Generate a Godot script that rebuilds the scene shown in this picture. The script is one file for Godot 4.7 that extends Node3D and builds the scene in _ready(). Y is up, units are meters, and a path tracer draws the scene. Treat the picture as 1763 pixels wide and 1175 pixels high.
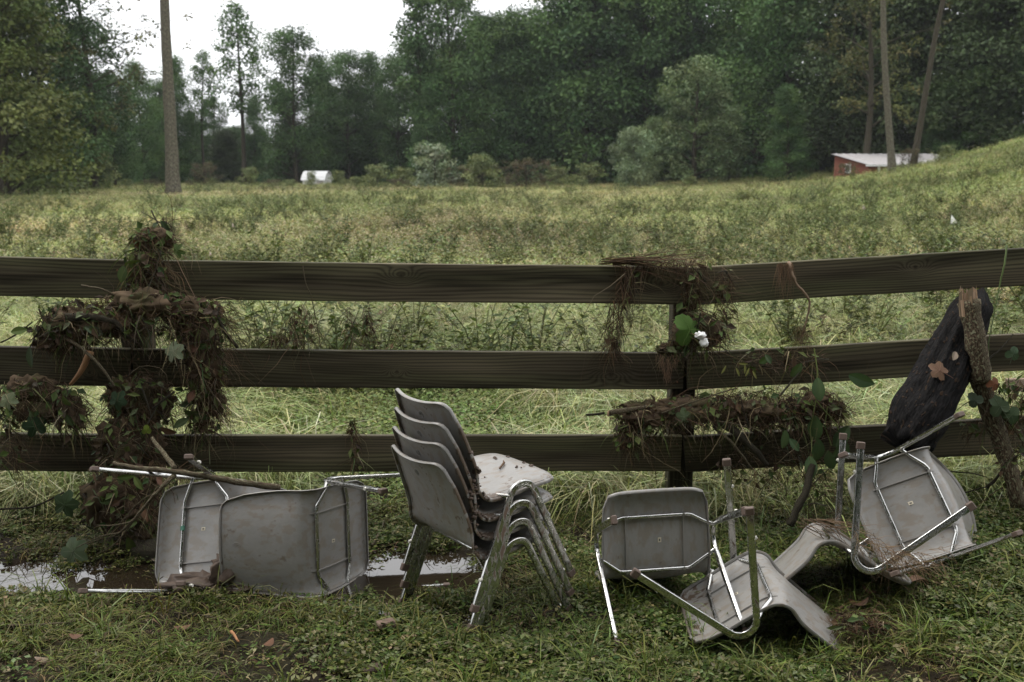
extends Node3D
# A flooded pasture: grey stacking chairs heaped along a three-board fence hung with debris, woods behind.

const WATER := 0.028
var rng := RandomNumberGenerator.new()
var n1 := FastNoiseLite.new()
var n2 := FastNoiseLite.new()
var n3 := FastNoiseLite.new()
var used := {}
var M := {}

# ------------------------------------------------------------------ small helpers
class MB:
	var v := PackedVector3Array()
	var c := PackedColorArray()
	var uv := PackedVector2Array()
	var idx := PackedInt32Array()
	var use_uv := false
	func vert(p: Vector3, col := Color.WHITE, t := Vector2.ZERO) -> int:
		v.push_back(p); c.push_back(col); uv.push_back(t)
		return v.size() - 1
	func tri(a: int, b: int, d: int) -> void:      # counter-clockwise seen from outside
		idx.push_back(a); idx.push_back(d); idx.push_back(b)
	func quad(a: int, b: int, d: int, e: int) -> void:
		tri(a, b, d); tri(a, d, e)
	func mesh(mat: Material, smooth := true) -> ArrayMesh:
		var arr := []
		arr.resize(Mesh.ARRAY_MAX)
		var vv := v
		var cc := c
		var tt := uv
		var ii := idx
		var nn := PackedVector3Array()
		if smooth:
			nn.resize(v.size())
			for k in range(0, ii.size(), 3):
				var f := (vv[ii[k + 2]] - vv[ii[k]]).cross(vv[ii[k + 1]] - vv[ii[k]])
				nn[ii[k]] += f; nn[ii[k + 1]] += f; nn[ii[k + 2]] += f
			for k in nn.size():
				nn[k] = nn[k].normalized() if nn[k].length_squared() > 1e-24 else Vector3.UP
		else:
			vv = PackedVector3Array(); cc = PackedColorArray(); tt = PackedVector2Array()
			for k in range(0, ii.size(), 3):
				var f := (v[ii[k + 2]] - v[ii[k]]).cross(v[ii[k + 1]] - v[ii[k]]).normalized()
				for j in 3:
					vv.push_back(v[ii[k + j]]); cc.push_back(c[ii[k + j]]); tt.push_back(uv[ii[k + j]]); nn.push_back(f)
			ii = PackedInt32Array(range(vv.size()))
		arr[Mesh.ARRAY_VERTEX] = vv
		arr[Mesh.ARRAY_NORMAL] = nn
		arr[Mesh.ARRAY_COLOR] = cc
		arr[Mesh.ARRAY_TEX_UV] = tt
		arr[Mesh.ARRAY_INDEX] = ii
		var m := ArrayMesh.new()
		m.add_surface_from_arrays(Mesh.PRIMITIVE_TRIANGLES, arr)
		m.surface_set_material(0, mat)
		return m

func R(a: float, b: float) -> float:
	return rng.randf_range(a, b)

func sm(a: float, b: float, x: float) -> float:
	return smoothstep(a, b, x)

func vary(c: Color, s: float) -> Color:
	var k := R(1.0 - s, 1.0 + s)
	return Color(c.r * k * R(0.93, 1.07), c.g * k, c.b * k * R(0.9, 1.1))

func numbered(called: String) -> String:
	if not used.has(called):
		used[called] = 0
		return called
	used[called] += 1
	return "%s_%03d" % [called, used[called]]

func thing(called: String, label: String, category: String, xf := Transform3D(), group := "") -> Node3D:
	var o := Node3D.new()
	o.name = numbered(called)
	add_child(o)
	o.transform = xf
	tag(o, label, category, group)
	return o

func tag(o: Node, label: String, category: String, group := "", kind := "") -> void:
	if label: o.set_meta("label", label)
	if category: o.set_meta("category", category)
	if group: o.set_meta("group", group)
	if kind: o.set_meta("kind", kind)

func part(called: String, m: Mesh, parent: Node, xf := Transform3D(), mat: Material = null) -> MeshInstance3D:
	var o := MeshInstance3D.new()
	o.name = called if parent != self else numbered(called)
	o.mesh = m
	if mat: o.material_override = mat
	parent.add_child(o, true)
	o.transform = xf
	return o

func lin(r: float, g: float, b: float) -> Color:
	return Color(r, g, b).linear_to_srgb()

func mat(called: String, col: Color, rough := 0.7, vc := false) -> StandardMaterial3D:
	var m := StandardMaterial3D.new()
	m.resource_name = called
	m.albedo_color = col.linear_to_srgb()
	m.roughness = rough
	m.vertex_color_use_as_albedo = vc
	return m

# where the line of sight through pixel (x, y) of the photograph stands at that distance down the field
func at(x: float, y: float, d: float) -> Vector3:
	var q := Vector3((x - 881.5) / 1714.0, -(y - 587.5) / 1714.0, -1.0)
	var s := sin(0.16335)
	var c := cos(0.16335)
	var r := Vector3(q.x, c * q.y + s * q.z, -s * q.y + c * q.z)
	return Vector3(0, 1.74, 0) + r * (d / -r.z)

# tube along a path; radii tapers along it
func tube(mb: MB, path: Array, radii: Array, sides: int, col: Color, wob := 0.0, cap := true) -> void:
	var n := path.size()
	var ref := Vector3.UP
	var d0: Vector3 = (path[1] - path[0]).normalized()
	if absf(d0.dot(ref)) > 0.9: ref = Vector3.RIGHT
	var side := d0.cross(ref).normalized()
	var last := -1
	for k in n:
		var d: Vector3 = (path[mini(k + 1, n - 1)] - path[maxi(k - 1, 0)]).normalized()
		side = (side - d * side.dot(d)).normalized()
		var up := d.cross(side)
		var first := mb.v.size()
		for j in sides:
			var a := TAU * j / sides
			var rr: float = radii[k] * (1.0 + wob * (rng.randf() - 0.5))
			mb.vert(path[k] + (side * cos(a) + up * sin(a)) * rr, col, Vector2(float(j) / sides, float(k) / n))
		if last >= 0:
			for j in sides:
				var j2 := (j + 1) % sides
				mb.quad(last + j, last + j2, first + j2, first + j)
		last = first
	if cap:
		var a0 := mb.vert(path[0], col)
		var a1 := mb.vert(path[n - 1], col)
		for j in sides:
			mb.tri(a0, (j + 1) % sides + (last - (n - 1) * sides), j + (last - (n - 1) * sides))
			mb.tri(a1, last + j, last + (j + 1) % sides)

# a closed outline (in the plane of side and across) swept along a path that stays in one plane with normal `across`
func sweep(mb: MB, path: Array, outline: Array, across: Vector3) -> void:
	var n := path.size()
	var s := outline.size()
	var last := -1
	var start := mb.v.size()
	for k in n:
		var d: Vector3 = (path[mini(k + 1, n - 1)] - path[maxi(k - 1, 0)]).normalized()
		var ac := (across - d * across.dot(d)).normalized()
		var side := ac.cross(d)
		var first := mb.v.size()
		for j in s:
			mb.vert(path[k] + ac * outline[j].x + side * outline[j].y)
		if last >= 0:
			for j in s:
				mb.quad(last + j, last + (j + 1) % s, first + (j + 1) % s, first + j)
		last = first
	for j in range(1, s - 1):
		mb.tri(start, start + j + 1, start + j)
		mb.tri(last, last + j, last + j + 1)

func round_rect(w: float, h: float, r: float, seg := 3) -> Array:
	var out := []
	for q in 4:
		var cx: float = [1, -1, -1, 1][q] * (w / 2 - r)
		var cy: float = [1, 1, -1, -1][q] * (h / 2 - r)
		for k in seg + 1:
			var a := PI / 2 * (q + float(k) / seg)
			out.append(Vector2(cx + cos(a) * r, cy + sin(a) * r))
	return out

# box with chamfered edges
func bevel_box(mb: MB, lo: Vector3, hi: Vector3, b: float, col := Color.WHITE, uvs := Vector2(1, 1)) -> void:
	var c := (lo + hi) / 2
	var h := (hi - lo) / 2
	var ring := []
	var outl := round_rect(h.z * 2, h.y * 2, b, 1)
	for x in [[-h.x, b], [-h.x + b, 0.0], [h.x - b, 0.0], [h.x, b]]:
		var first := mb.v.size()
		for o in outl:
			var q := Vector2(o.x - signf(o.x) * x[1], o.y - signf(o.y) * x[1])
			var vv := (q.y / (h.y * 2) + 0.5) * uvs.y
			if absf(q.x) > h.z - b * 1.5 and false: vv += 0.5
			mb.vert(c + Vector3(x[0], q.y, q.x), col, Vector2((x[0] / (h.x * 2) + 0.5) * uvs.x, 1.0 - vv))
		ring.append(first)
	var s := outl.size()
	for k in 3:
		for j in s:
			var j2 := (j + 1) % s
			mb.quad(ring[k] + j2, ring[k] + j, ring[k + 1] + j, ring[k + 1] + j2)
	for j in range(1, s - 1):
		mb.tri(ring[0], ring[0] + j, ring[0] + j + 1)
		mb.tri(ring[3], ring[3] + j + 1, ring[3] + j)

func box_mesh(lo: Vector3, hi: Vector3, b: float, m: Material) -> ArrayMesh:
	var mb := MB.new()
	bevel_box(mb, lo, hi, b)
	return mb.mesh(m, false)

# ------------------------------------------------------------------ terrain
func ground_y(x: float, z: float) -> float:
	var d := -z
	var y := 0.8 * sm(5.5, 52.0, d) + 0.15 * sm(45.0, 100.0, d)
	y += (0.13 * sm(0.95, 2.1, x) + 0.055 * (1.0 - sm(0.2, 0.6, x)) * sm(2.0, 3.2, d)) * (1.0 - sm(8.0, 20.0, d))
	y -= 0.035 * sm(0.45, 0.8, x) * (1.0 - sm(1.3, 1.8, x)) * (1.0 - sm(4.2, 5.5, d)) * sm(2.4, 3.2, d)
	var hill := clampf((x - 5.5) / 17.5, 0.0, 1.6)
	hill = pow(hill, 2.0) * 2.45
	y += hill * sm(7.0, 43.0, d) * (1.0 - 0.55 * sm(46.0, 55.0, d))
	if d > 1.0 and d < 9.0 and absf(x) < 5.0:
		var near := 1.0 - sm(7.0, 9.0, d)
		y += near * (0.018 * n1.get_noise_2d(x * 75.0, z * 75.0) + 0.034 * n2.get_noise_2d(x * 230.0, z * 230.0))
		var along := sm(-3.6, -2.7, x) * (1.0 - sm(-0.2, 0.12, x))
		y -= 0.040 * along * exp(-pow((d - 4.04 - 0.05 * sin(x * 2.1)) / 0.24, 2.0))
		y -= 0.03 * exp(-(pow((x + 2.2) / 0.35, 2.0) + pow((d - 4.6) / 0.14, 2.0)))
		y -= 0.046 * exp(-(pow((x + 0.42) / 0.42, 2.0) + pow((d - 4.16) / 0.22, 2.0)))
		y -= 0.030 * exp(-(pow((x - 0.02) / 0.12, 2.0) + pow((d - 4.04) / 0.07, 2.0)))
		y -= 0.034 * exp(-(pow((x + 2.1) / 0.36, 2.0) + pow((d - 4.04) / 0.19, 2.0)))
		y -= 0.034 * exp(-(pow((x + 0.52) / 0.1, 2.0) + pow((d - 3.74) / 0.07, 2.0)))
		y -= 0.034 * exp(-(pow((x + 0.52) / 0.09, 2.0) + pow((d - 3.44) / 0.05, 2.0)))
	elif d > 9.0:
		y += sm(9.0, 14.0, d) * 0.07 * n1.get_noise_2d(x * 6.0, z * 6.0)
	return y

func build_ground() -> void:
	var xs := []
	var x := 0.0
	var step := 0.045
	while x < 700.0:
		xs.append(x)
		if x > 0: xs.append(-x)
		x += step
		if x > 3.0: step *= 1.14
	xs.sort()
	var ds := []
	x = 2.0
	step = 0.045
	while x < 900.0:
		ds.append(x)
		x += step
		if x > 5.4: step *= 1.07
	x = 2.0
	step = 0.3
	while x > -120.0:
		x -= step
		step *= 1.3
		ds.append(x)
	ds.sort()
	var mb := MB.new()
	for d in ds:
		for xx in xs:
			var near := 1.0 - sm(5.0, 9.0, d) * 1.0
			if d < 1.0: near = 0.4
			var mud := clampf(0.55 + 0.9 * n1.get_noise_2d(xx * 26.0 + 50.0, d * 26.0) - 0.12 * xx, 0.0, 1.0)
			var c0 := Color(0.040, 0.036, 0.018).lerp(Color(0.026, 0.018, 0.011), mud)
			var c1 := Color(0.19, 0.21, 0.09).lerp(Color(0.15, 0.145, 0.07), clampf(0.5 + n1.get_noise_2d(xx * 5.0, d * 5.0), 0, 1))
			mb.vert(Vector3(xx, ground_y(xx, -d), -d), c1.lerp(c0, near))
	var w := xs.size()
	for j in ds.size() - 1:
		for i in w - 1:
			var a := j * w + i
			mb.quad(a, a + 1, a + w + 1, a + w)
	var o := part("ground", mb.mesh(M.soil), self)
	tag(o, "muddy trampled ground running out into a rough pasture", "ground", "", "structure")
	# standing water in the hollow along the fence
	var wm := MB.new()
	var xw := -3.9
	for j in 11:
		for i in 41:
			wm.vert(Vector3(-4.2 + i * 0.1095, WATER, -3.3 - j * 0.16))
	for j in 10:
		for i in 40:
			var a := j * 41 + i
			wm.quad(a, a + 1, a + 42, a + 41)
	tag(part("puddle_water", wm.mesh(M.water), self), "shallow brown puddle water mirroring the sky under the chairs", "puddle", "", "structure")

# ------------------------------------------------------------------ textures and materials
func soften(img: Image) -> ImageTexture:
	return ImageTexture.create_from_image(img)

func wood_texture(seed_: int, knots: Array, tone: float) -> ImageTexture:
	var w := 1536
	var h := 128
	var img := Image.create(w, h, false, Image.FORMAT_RGB8)
	n1.seed = seed_
	n2.seed = seed_ + 7
	for j in h:
		var v := float(j) / h
		for i in w:
			var u := 3.0 * i / w
			var t := v * (13.0 + 5.0 * n1.get_noise_2d(u * 9.0, 40.0)) + 2.6 * n1.get_noise_2d(u * 16.0, v * 26.0) + 0.22 * n1.get_noise_2d(u * 90.0 + 90.0, v * 300.0)
			var core := 0.0
			var halo := 0.0
			for k in knots:
				var du: float = (u - k.x) / k.z
				var dv: float = (v - k.y) / (k.z * 5.0)
				var q := du * du * 0.28 + dv * dv
				t += 5.0 * exp(-q) * (1.0 if k.y > 0.5 else -1.0)
				halo = maxf(halo, exp(-q * 1.6))
				core = maxf(core, exp(-(du * du * 2.2 + dv * dv * 2.2) * 3.5))
			var g := 0.5 + 0.5 * sin(t * TAU)
			g = pow(g, 1.5)
			var fine := n2.get_noise_2d(u * 60.0, v * 1500.0)
			var blot := n2.get_noise_2d(u * 36.0 + 300.0, v * 60.0)
			var s := clampf(0.38 + 0.34 * (0.5 - g) * (1.0 + 1.2 * blot) + 0.20 * fine + 0.5 * blot, 0.0, 1.0) * (1.0 - 0.8 * core) * (1.0 + 0.5 * halo)
			var green := clampf(0.35 + 0.9 * n2.get_noise_2d(u * 26.0 - 70.0, v * 60.0 + 20.0), 0.0, 1.0)
			var lo := Color(0.016, 0.013, 0.008)
			var hi := Color(0.142, 0.120, 0.078).lerp(Color(0.122, 0.124, 0.062), green)
			var c := lo.lerp(hi, s)
			img.set_pixel(i, j, Color(c.r * tone, c.g * tone, c.b * tone).linear_to_srgb())
	return soften(img)

func bark_texture(seed_: int, dark: Color, light: Color, moss: Color, cover: float) -> ImageTexture:
	var img := Image.create(256, 256, false, Image.FORMAT_RGB8)
	n1.seed = seed_
	n2.seed = seed_ + 3
	for j in 256:
		for i in 256:
			var a := n1.get_noise_2d(i * 6.0, j * 1.6)
			var b := n2.get_noise_2d(i * 9.0, j * 4.0)
			var c := dark.lerp(light, clampf(0.45 + a * 1.2 + b * 0.6, 0, 1))
			c = c.lerp(moss, sm(1.0 - cover, 1.15 - cover, 0.5 + 0.9 * n2.get_noise_2d(i * 2.4 + 400.0, j * 2.0)) * 0.8)
			img.set_pixel(i, j, c.linear_to_srgb())
	return soften(img)

# moulded plastic with scuffs; mud lies where `where(u, v, side)` says (u across, v front to back top)
func plastic_texture(seed_: int, mode: int) -> ImageTexture:
	var img := Image.create(256, 384, false, Image.FORMAT_RGB8)
	n1.seed = seed_
	n2.seed = seed_ + 11
	n3.seed = seed_ + 5
	for j in 384:
		var v := j / 384.0
		for i in 256:
			var under := i >= 128
			var u := absf(((i % 128) / 127.0) * 2.0 - 1.0)
			var su := ((i % 128) / 127.0) * 2.0 - 1.0
			var nz := n1.get_noise_2d(su * 190.0 + (900.0 if under else 0.0), v * 420.0)
			var fz := n2.get_noise_2d(su * 700.0, v * 1500.0)
			var streak := n3.get_noise_2d(i * 30.0, j * 3.0)
			var c := Color(0.240, 0.232, 0.218)
			var k := 1.0 + 0.10 * nz + 0.07 * fz + 0.05 * streak
			c = Color(c.r * k, c.g * k, c.b * k)
			# thin dried film of silt and smears
			var film := sm(0.02, 0.30, n3.get_noise_2d(su * 260.0 + 40.0, v * 560.0 + (300.0 if under else 0.0)) + 0.3 * fz) * 0.42
			var scr := absf(n3.get_noise_2d(su * 90.0 + v * 700.0, v * 120.0 - su * 60.0))
			film = maxf(film, 0.35 * (1.0 - sm(0.0, 0.02, scr)) * sm(0.05, 0.3, nz))
			c = c.lerp(Color(0.19, 0.145, 0.10), film)
			var m := 0.0
			if mode == 1:      # stacked: mud caked on the edges and round the bend
				m = sm(0.10, 0.30, nz * 0.8 + fz * 0.5 + 0.75 * sm(0.80, 0.98, u) * sm(0.30, 0.42, v) * (1.0 - sm(0.78, 0.95, v)) * (1.0 if su < 0.0 else 0.55) - 0.32)
			elif mode == 2:    # front lip and back end dragged through wet mud
				m = sm(0.0, 0.05, nz * 0.30 + fz * 0.12 + 0.10 + 0.10 * su - v * 1.3) if under else 0.0
				m = maxf(m, sm(0.0, 0.04, nz * 0.16 + fz * 0.10 + (v - 0.84) * 1.5))
				m = maxf(m, 0.5 * sm(0.42, 0.7, nz + 0.3 * fz))
			else:
				m = 0.6 * sm(0.52, 0.72, nz + 0.25 * fz)
			c = c.lerp(Color(0.098, 0.066, 0.044), clampf(m, 0.0, 1.0) * 0.92)
			img.set_pixel(i, j, c.linear_to_srgb())
	return soften(img)

func chrome_texture(muddy: float) -> Array:
	var a := Image.create(256, 256, false, Image.FORMAT_RGB8)
	var b := Image.create(256, 256, false, Image.FORMAT_RGB8)
	n1.seed = 31
	n2.seed = 77
	for j in 256:
		for i in 256:
			var m := sm(0.0, 0.3, n1.get_noise_2d(i * 4.0, j * 0.9) + 0.25 * n2.get_noise_2d(i * 16.0, j * 5.0) + muddy - 0.5)
			var spot := sm(0.50, 0.6, n2.get_noise_2d(i * 12.0 + 60.0, j * 12.0))
			var c := Color(0.52, 0.52, 0.50).lerp(Color(0.12, 0.055, 0.03), spot * 0.7).lerp(Color(0.125, 0.078, 0.05), m)
			a.set_pixel(i, j, c.linear_to_srgb())
			var film := clampf(0.17 + 0.25 * n1.get_noise_2d(i * 3.0, j * 3.0), 0.08, 0.45)
			var q := maxf(m, spot * 0.7)
			b.set_pixel(i, j, Color(1.0, lerpf(film, 0.8, q), 1.0 - q))
	return [soften(a), soften(b)]

func chrome(called: String, muddy: float) -> ORMMaterial3D:
	var t := chrome_texture(muddy)
	var m := ORMMaterial3D.new()
	m.resource_name = called
	m.albedo_texture = t[0]
	m.orm_texture = t[1]
	m.uv1_triplanar = true
	m.uv1_scale = Vector3(1.3, 1.3, 1.3)
	return m

func textured(called: String, tex: Texture2D, rough: float, bump := 0.0) -> StandardMaterial3D:
	var m := mat(called, Color.WHITE, rough)
	m.albedo_texture = tex
	m.metallic_specular = 0.5 if rough < 0.5 else 0.25
	if bump > 0.0:
		m.heightmap_enabled = true
		m.heightmap_texture = tex
		m.heightmap_scale = bump
	return m

func noise_tex(freq: float, lo: Color, hi: Color, seed_: int, oct := 5) -> NoiseTexture2D:
	var f := FastNoiseLite.new()
	f.seed = seed_
	f.frequency = freq
	f.fractal_octaves = oct
	var t := NoiseTexture2D.new()
	t.width = 512
	t.height = 512
	t.seamless = true
	t.noise = f
	var g := Gradient.new()
	g.set_color(0, lo.linear_to_srgb())
	g.set_color(1, hi.linear_to_srgb())
	t.color_ramp = g
	return t

func build_materials() -> void:
	M.soil = mat("soil", Color.WHITE, 0.75, true)
	M.soil.albedo_texture = noise_tex(0.03, Color(0.2, 0.2, 0.2), Color(1.15, 1.1, 1.05), 3, 6)
	M.soil.uv1_triplanar = true
	M.soil.uv1_world_triplanar = true
	M.soil.uv1_scale = Vector3(0.9, 0.9, 0.9)
	M.soil.metallic_specular = 0.25
	M.soil.heightmap_enabled = true
	M.soil.heightmap_texture = noise_tex(0.035, Color(0, 0, 0), Color(1, 1, 1), 8, 6)
	M.soil.heightmap_scale = 2.5
	M.water = mat("water", Color(0.022, 0.016, 0.010), 0.03)
	M.water.metallic_specular = 0.68
	M.water.normal_enabled = true
	var wn := NoiseTexture2D.new()
	var wf := FastNoiseLite.new()
	wf.frequency = 0.012
	wn.noise = wf
	wn.seamless = true
	wn.as_normal_map = true
	wn.bump_strength = 0.6
	M.water.normal_texture = wn
	M.water.normal_scale = 0.10
	M.water.uv1_triplanar = true
	M.water.uv1_world_triplanar = true
	M.water.uv1_scale = Vector3(1.6, 1.6, 1.6)
	M.blade = mat("grass blades", Color.WHITE, 0.5, true)
	M.blade.metallic_specular = 0.25
	M.blade.backlight_enabled = true
	M.blade.backlight = lin(0.35, 0.38, 0.20)
	M.leaf = mat("leaves", Color.WHITE, 0.55, true)
	M.leaf.metallic_specular = 0.25
	M.leaf.backlight_enabled = true
	M.leaf.backlight = lin(0.28, 0.32, 0.14)
	M.straw = mat("dead stalks and roots", Color.WHITE, 0.9, true)
	M.straw.metallic_specular = 0.2
	M.core = mat("packed silt and fibre", Color.WHITE, 0.95, true)
	M.core.metallic_specular = 0.15
	M.mud = mat("wet mud", Color(0.098, 0.064, 0.043), 0.65)
	M.mud.uv1_triplanar = true
	M.mud.uv1_scale = Vector3(4, 4, 4)
	M.mud.albedo_texture = noise_tex(0.02, Color(0.5, 0.5, 0.5), Color(1.0, 1.0, 1.0), 19)
	M.chrome = chrome("chromed steel", 0.02)
	M.chrome_muddy = chrome("mud-splashed chromed steel", 0.36)
	M.plastic = textured("grey moulded plastic", plastic_texture(5, 0), 0.34)
	M.plastic_stack = textured("grey moulded plastic caked with mud", plastic_texture(12, 1), 0.34)
	M.plastic_mud = textured("grey moulded plastic dragged through mud", plastic_texture(23, 2), 0.34)
	M.cap = mat("brown plastic glide", Color(0.105, 0.072, 0.055), 0.6)
	M.white_nylon = mat("white nylon", Color(0.62, 0.60, 0.54), 0.5)
	M.sticker = mat("paper sticker", Color(0.58, 0.52, 0.40), 0.7)
	M.ink = mat("dark print", Color(0.10, 0.09, 0.08), 0.7)
	M.green_tape = mat("green tape", Color(0.05, 0.16, 0.11), 0.6)
	M.bolt = mat("steel bolt", Color(0.30, 0.29, 0.27), 0.4)
	M.bolt.metallic = 0.8
	M.rust = mat("rusty nail", Color(0.16, 0.075, 0.035), 0.8)
	M.wood = [
		textured("weathered board a", wood_texture(41, [Vector3(0.36, 0.55, 0.045), Vector3(1.62, 0.68, 0.035)], 1.12), 0.7, 0.12),
		textured("weathered board b", wood_texture(58, [Vector3(0.5, 0.62, 0.022), Vector3(1.35, 0.45, 0.02), Vector3(2.4, 0.4, 0.04)], 0.86), 0.7, 0.12),
		textured("weathered board c", wood_texture(66, [Vector3(2.62, 0.55, 0.035), Vector3(1.2, 0.35, 0.03)], 0.98), 0.7, 0.12)]
	M.post = textured("dark fence post", wood_texture(71, [], 0.45), 0.75, 0.12)
	M.bark = textured("grey bark", bark_texture(91, Color(0.034, 0.029, 0.022), Color(0.12, 0.105, 0.080), Color(0.15, 0.155, 0.10), 0.38), 0.9, 1.2)
	M.bark.uv1_scale = Vector3(2, 14, 1)
	M.bark_dark = textured("dark bark", bark_texture(94, Color(0.018, 0.015, 0.011), Color(0.07, 0.058, 0.042), Color(0.05, 0.06, 0.03), 0.3), 0.9, 1.0)
	M.bark_dark.uv1_scale = Vector3(2, 10, 1)
	M.branch = textured("lichened bark", bark_texture(97, Color(0.028, 0.020, 0.012), Color(0.115, 0.085, 0.055), Color(0.19, 0.19, 0.12), 0.36), 0.85, 0.3)
	M.branch.uv1_scale = Vector3(1, 2.2, 1)
	M.char = textured("wet black bark", bark_texture(99, Color(0.003, 0.003, 0.003), Color(0.013, 0.012, 0.012), Color(0.040, 0.024, 0.014), 0.18), 0.8, 2.0)
	M.char.uv1_scale = Vector3(2, 2, 1)
	M.splinter = mat("raw split wood", Color.WHITE, 0.8, true)
	M.foam = mat("white foam", Color(0.78, 0.78, 0.76), 0.8)
	M.red_paint = textured("faded red boards", bark_texture(103, Color(0.13, 0.044, 0.030), Color(0.20, 0.072, 0.050), Color(0.15, 0.07, 0.05), 0.3), 0.8)
	M.tin = textured("weathered roofing tin", bark_texture(105, Color(0.34, 0.33, 0.33), Color(0.50, 0.49, 0.49), Color(0.30, 0.24, 0.20), 0.3), 0.5)
	M.tin.metallic = 0.3
	M.white_paint = mat("white painted panel", Color(0.66, 0.66, 0.66), 0.6)
	M.glass = mat("dusty pane", Color(0.12, 0.13, 0.13), 0.15)
	M.pale_plank = textured("pale plank", bark_texture(107, Color(0.36, 0.27, 0.20), Color(0.48, 0.38, 0.29), Color(0.30, 0.22, 0.16), 0.2), 0.8)

# ------------------------------------------------------------------ chairs
var PROFILE := [Vector2(.220, .400), Vector2(.207, .416), Vector2(.165, .427), Vector2(.09, .429), Vector2(.0, .423), Vector2(-.08, .420), Vector2(-.13, .426), Vector2(-.168, .448), Vector2(-.190, .490), Vector2(-.206, .545), Vector2(-.228, .615), Vector2(-.253, .688), Vector2(-.274, .740), Vector2(-.287, .766)]
var HALF := [.196, .199, .203, .209, .213, .213, .212, .211, .210, .209, .203, .193, .186, .181]

func prof(t: float) -> Array:        # point and half width on the profile, t in 0..1
	var f := clampf(t, 0.0, 1.0) * (PROFILE.size() - 1)
	var i := mini(int(f), PROFILE.size() - 2)
	var p0: Vector2 = PROFILE[maxi(i - 1, 0)]
	var p1: Vector2 = PROFILE[i]
	var p2: Vector2 = PROFILE[i + 1]
	var p3: Vector2 = PROFILE[mini(i + 2, PROFILE.size() - 1)]
	return [p1.cubic_interpolate(p2, p0, p3, f - i), lerpf(HALF[i], HALF[i + 1], f - i)]

func shell_point(u: float, t: float, drop: float) -> Vector3:
	var a: Vector2 = prof(t)[0]
	var b: Vector2 = prof(minf(t + 0.01, 1.0))[0]
	var c: Vector2 = prof(maxf(t - 0.01, 0.0))[0]
	var tan2 := (b - c).normalized()
	var nor := Vector2(tan2.y, -tan2.x)            # towards the sitter
	if nor.y < 0.0 and t < 0.4: nor = -nor
	if nor.x < 0.0 and t > 0.6: nor = -nor
	var back := sm(0.42, 0.66, t)
	var e := lerpf(-0.004 * pow(absf(u), 2.0) - 0.016 * pow(absf(u), 9.0), 0.040 * pow(absf(u), 2.2) - 0.010 * pow(absf(u), 12.0), back)
	var p := a + nor * (e - drop)
	return Vector3(prof(t)[1] * u, p.y, p.x)

func shell_mesh(m: Material) -> ArrayMesh:
	var nu := 26
	var nv := 48
	var mb := MB.new()
	var grid := []
	for side in 2:
		for j in nv + 1:
			for i in nu + 1:
				var u := -1.0 + 2.0 * i / nu
				u = signf(u) * pow(absf(u), 0.8)
				# rounded corners: the column starts later and ends sooner near the sides
				var w := 0.2
				var r0 := 0.055
				var q0 := maxf(0.0, absf(u) * w - (w - r0)) / r0
				var r1 := 0.062
				var q1 := maxf(0.0, absf(u) * w - (w - r1)) / r1
				var t0 := (1.0 - sqrt(maxf(0.0, 1.0 - q0 * q0))) * 0.165
				var t1 := 1.0 - (1.0 - sqrt(maxf(0.0, 1.0 - q1 * q1))) * 0.165
				var s := float(j) / nv
				var t := lerpf(t0, t1, s)
				mb.vert(shell_point(u, t, 0.0 if side == 0 else 0.0045), Color.WHITE, Vector2((i * 1.0 / nu) * 0.49 + 0.005 + 0.5 * side, t))
	var w2 := nu + 1
	var off := (nu + 1) * (nv + 1)
	for j in nv:
		for i in nu:
			var a := j * w2 + i
			mb.quad(a, a + w2, a + w2 + 1, a + 1)
			mb.quad(off + a, off + a + 1, off + a + w2 + 1, off + a + w2)
	# rolled rim
	var loop := []
	for i in nu: loop.append(i)
	for j in nv: loop.append(j * w2 + nu)
	for i in nu: loop.append(nv * w2 + nu - i)
	for j in nv: loop.append((nv - j) * w2)
	var n := loop.size()
	var rows := []
	for k in n:
		var p: Vector3 = mb.v[loop[k]]
		var pu: Vector3 = mb.v[loop[k] + off]
		var tang: Vector3 = (mb.v[loop[(k + 1) % n]] - mb.v[loop[(k + n - 1) % n]]).normalized()
		var down := (pu - p).normalized()
		var out := tang.cross(down).normalized()
		if out.dot(p - Vector3(0, 0.5, -0.05)) < 0.0: out = -out
		var tt := mb.uv[loop[k]]
		var r1 := mb.vert(p + out * 0.005 + down * 0.001, Color.WHITE, tt)
		mb.vert(p + out * 0.0085 + down * 0.006, Color.WHITE, tt)
		mb.vert(p + out * 0.0085 + down * 0.015, Color.WHITE, tt)
		mb.vert(p + out * 0.0045 + down * 0.015, Color.WHITE, tt)
		mb.vert(p + out * 0.003 + down * 0.007, Color.WHITE, tt)
		rows.append([loop[k], r1, r1 + 1, r1 + 2, r1 + 3, r1 + 4, loop[k] + off])
	for k in n:
		var a: Array = rows[k]
		var b: Array = rows[(k + 1) % n]
		for q in 6:
			mb.quad(a[q + 1], b[q + 1], b[q], a[q])
	return mb.mesh(m)

func seat_under(x: float, z: float) -> float:      # height of the underside of the seat at x, z
	var best := 0.42
	for k in 60:
		var t := 0.5 * k / 59.0
		if absf(prof(t)[0].x - z) < 0.006:
			best = shell_point(x / 0.21, t, 0.0045).y
	return best

var chair_parts := {}

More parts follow.
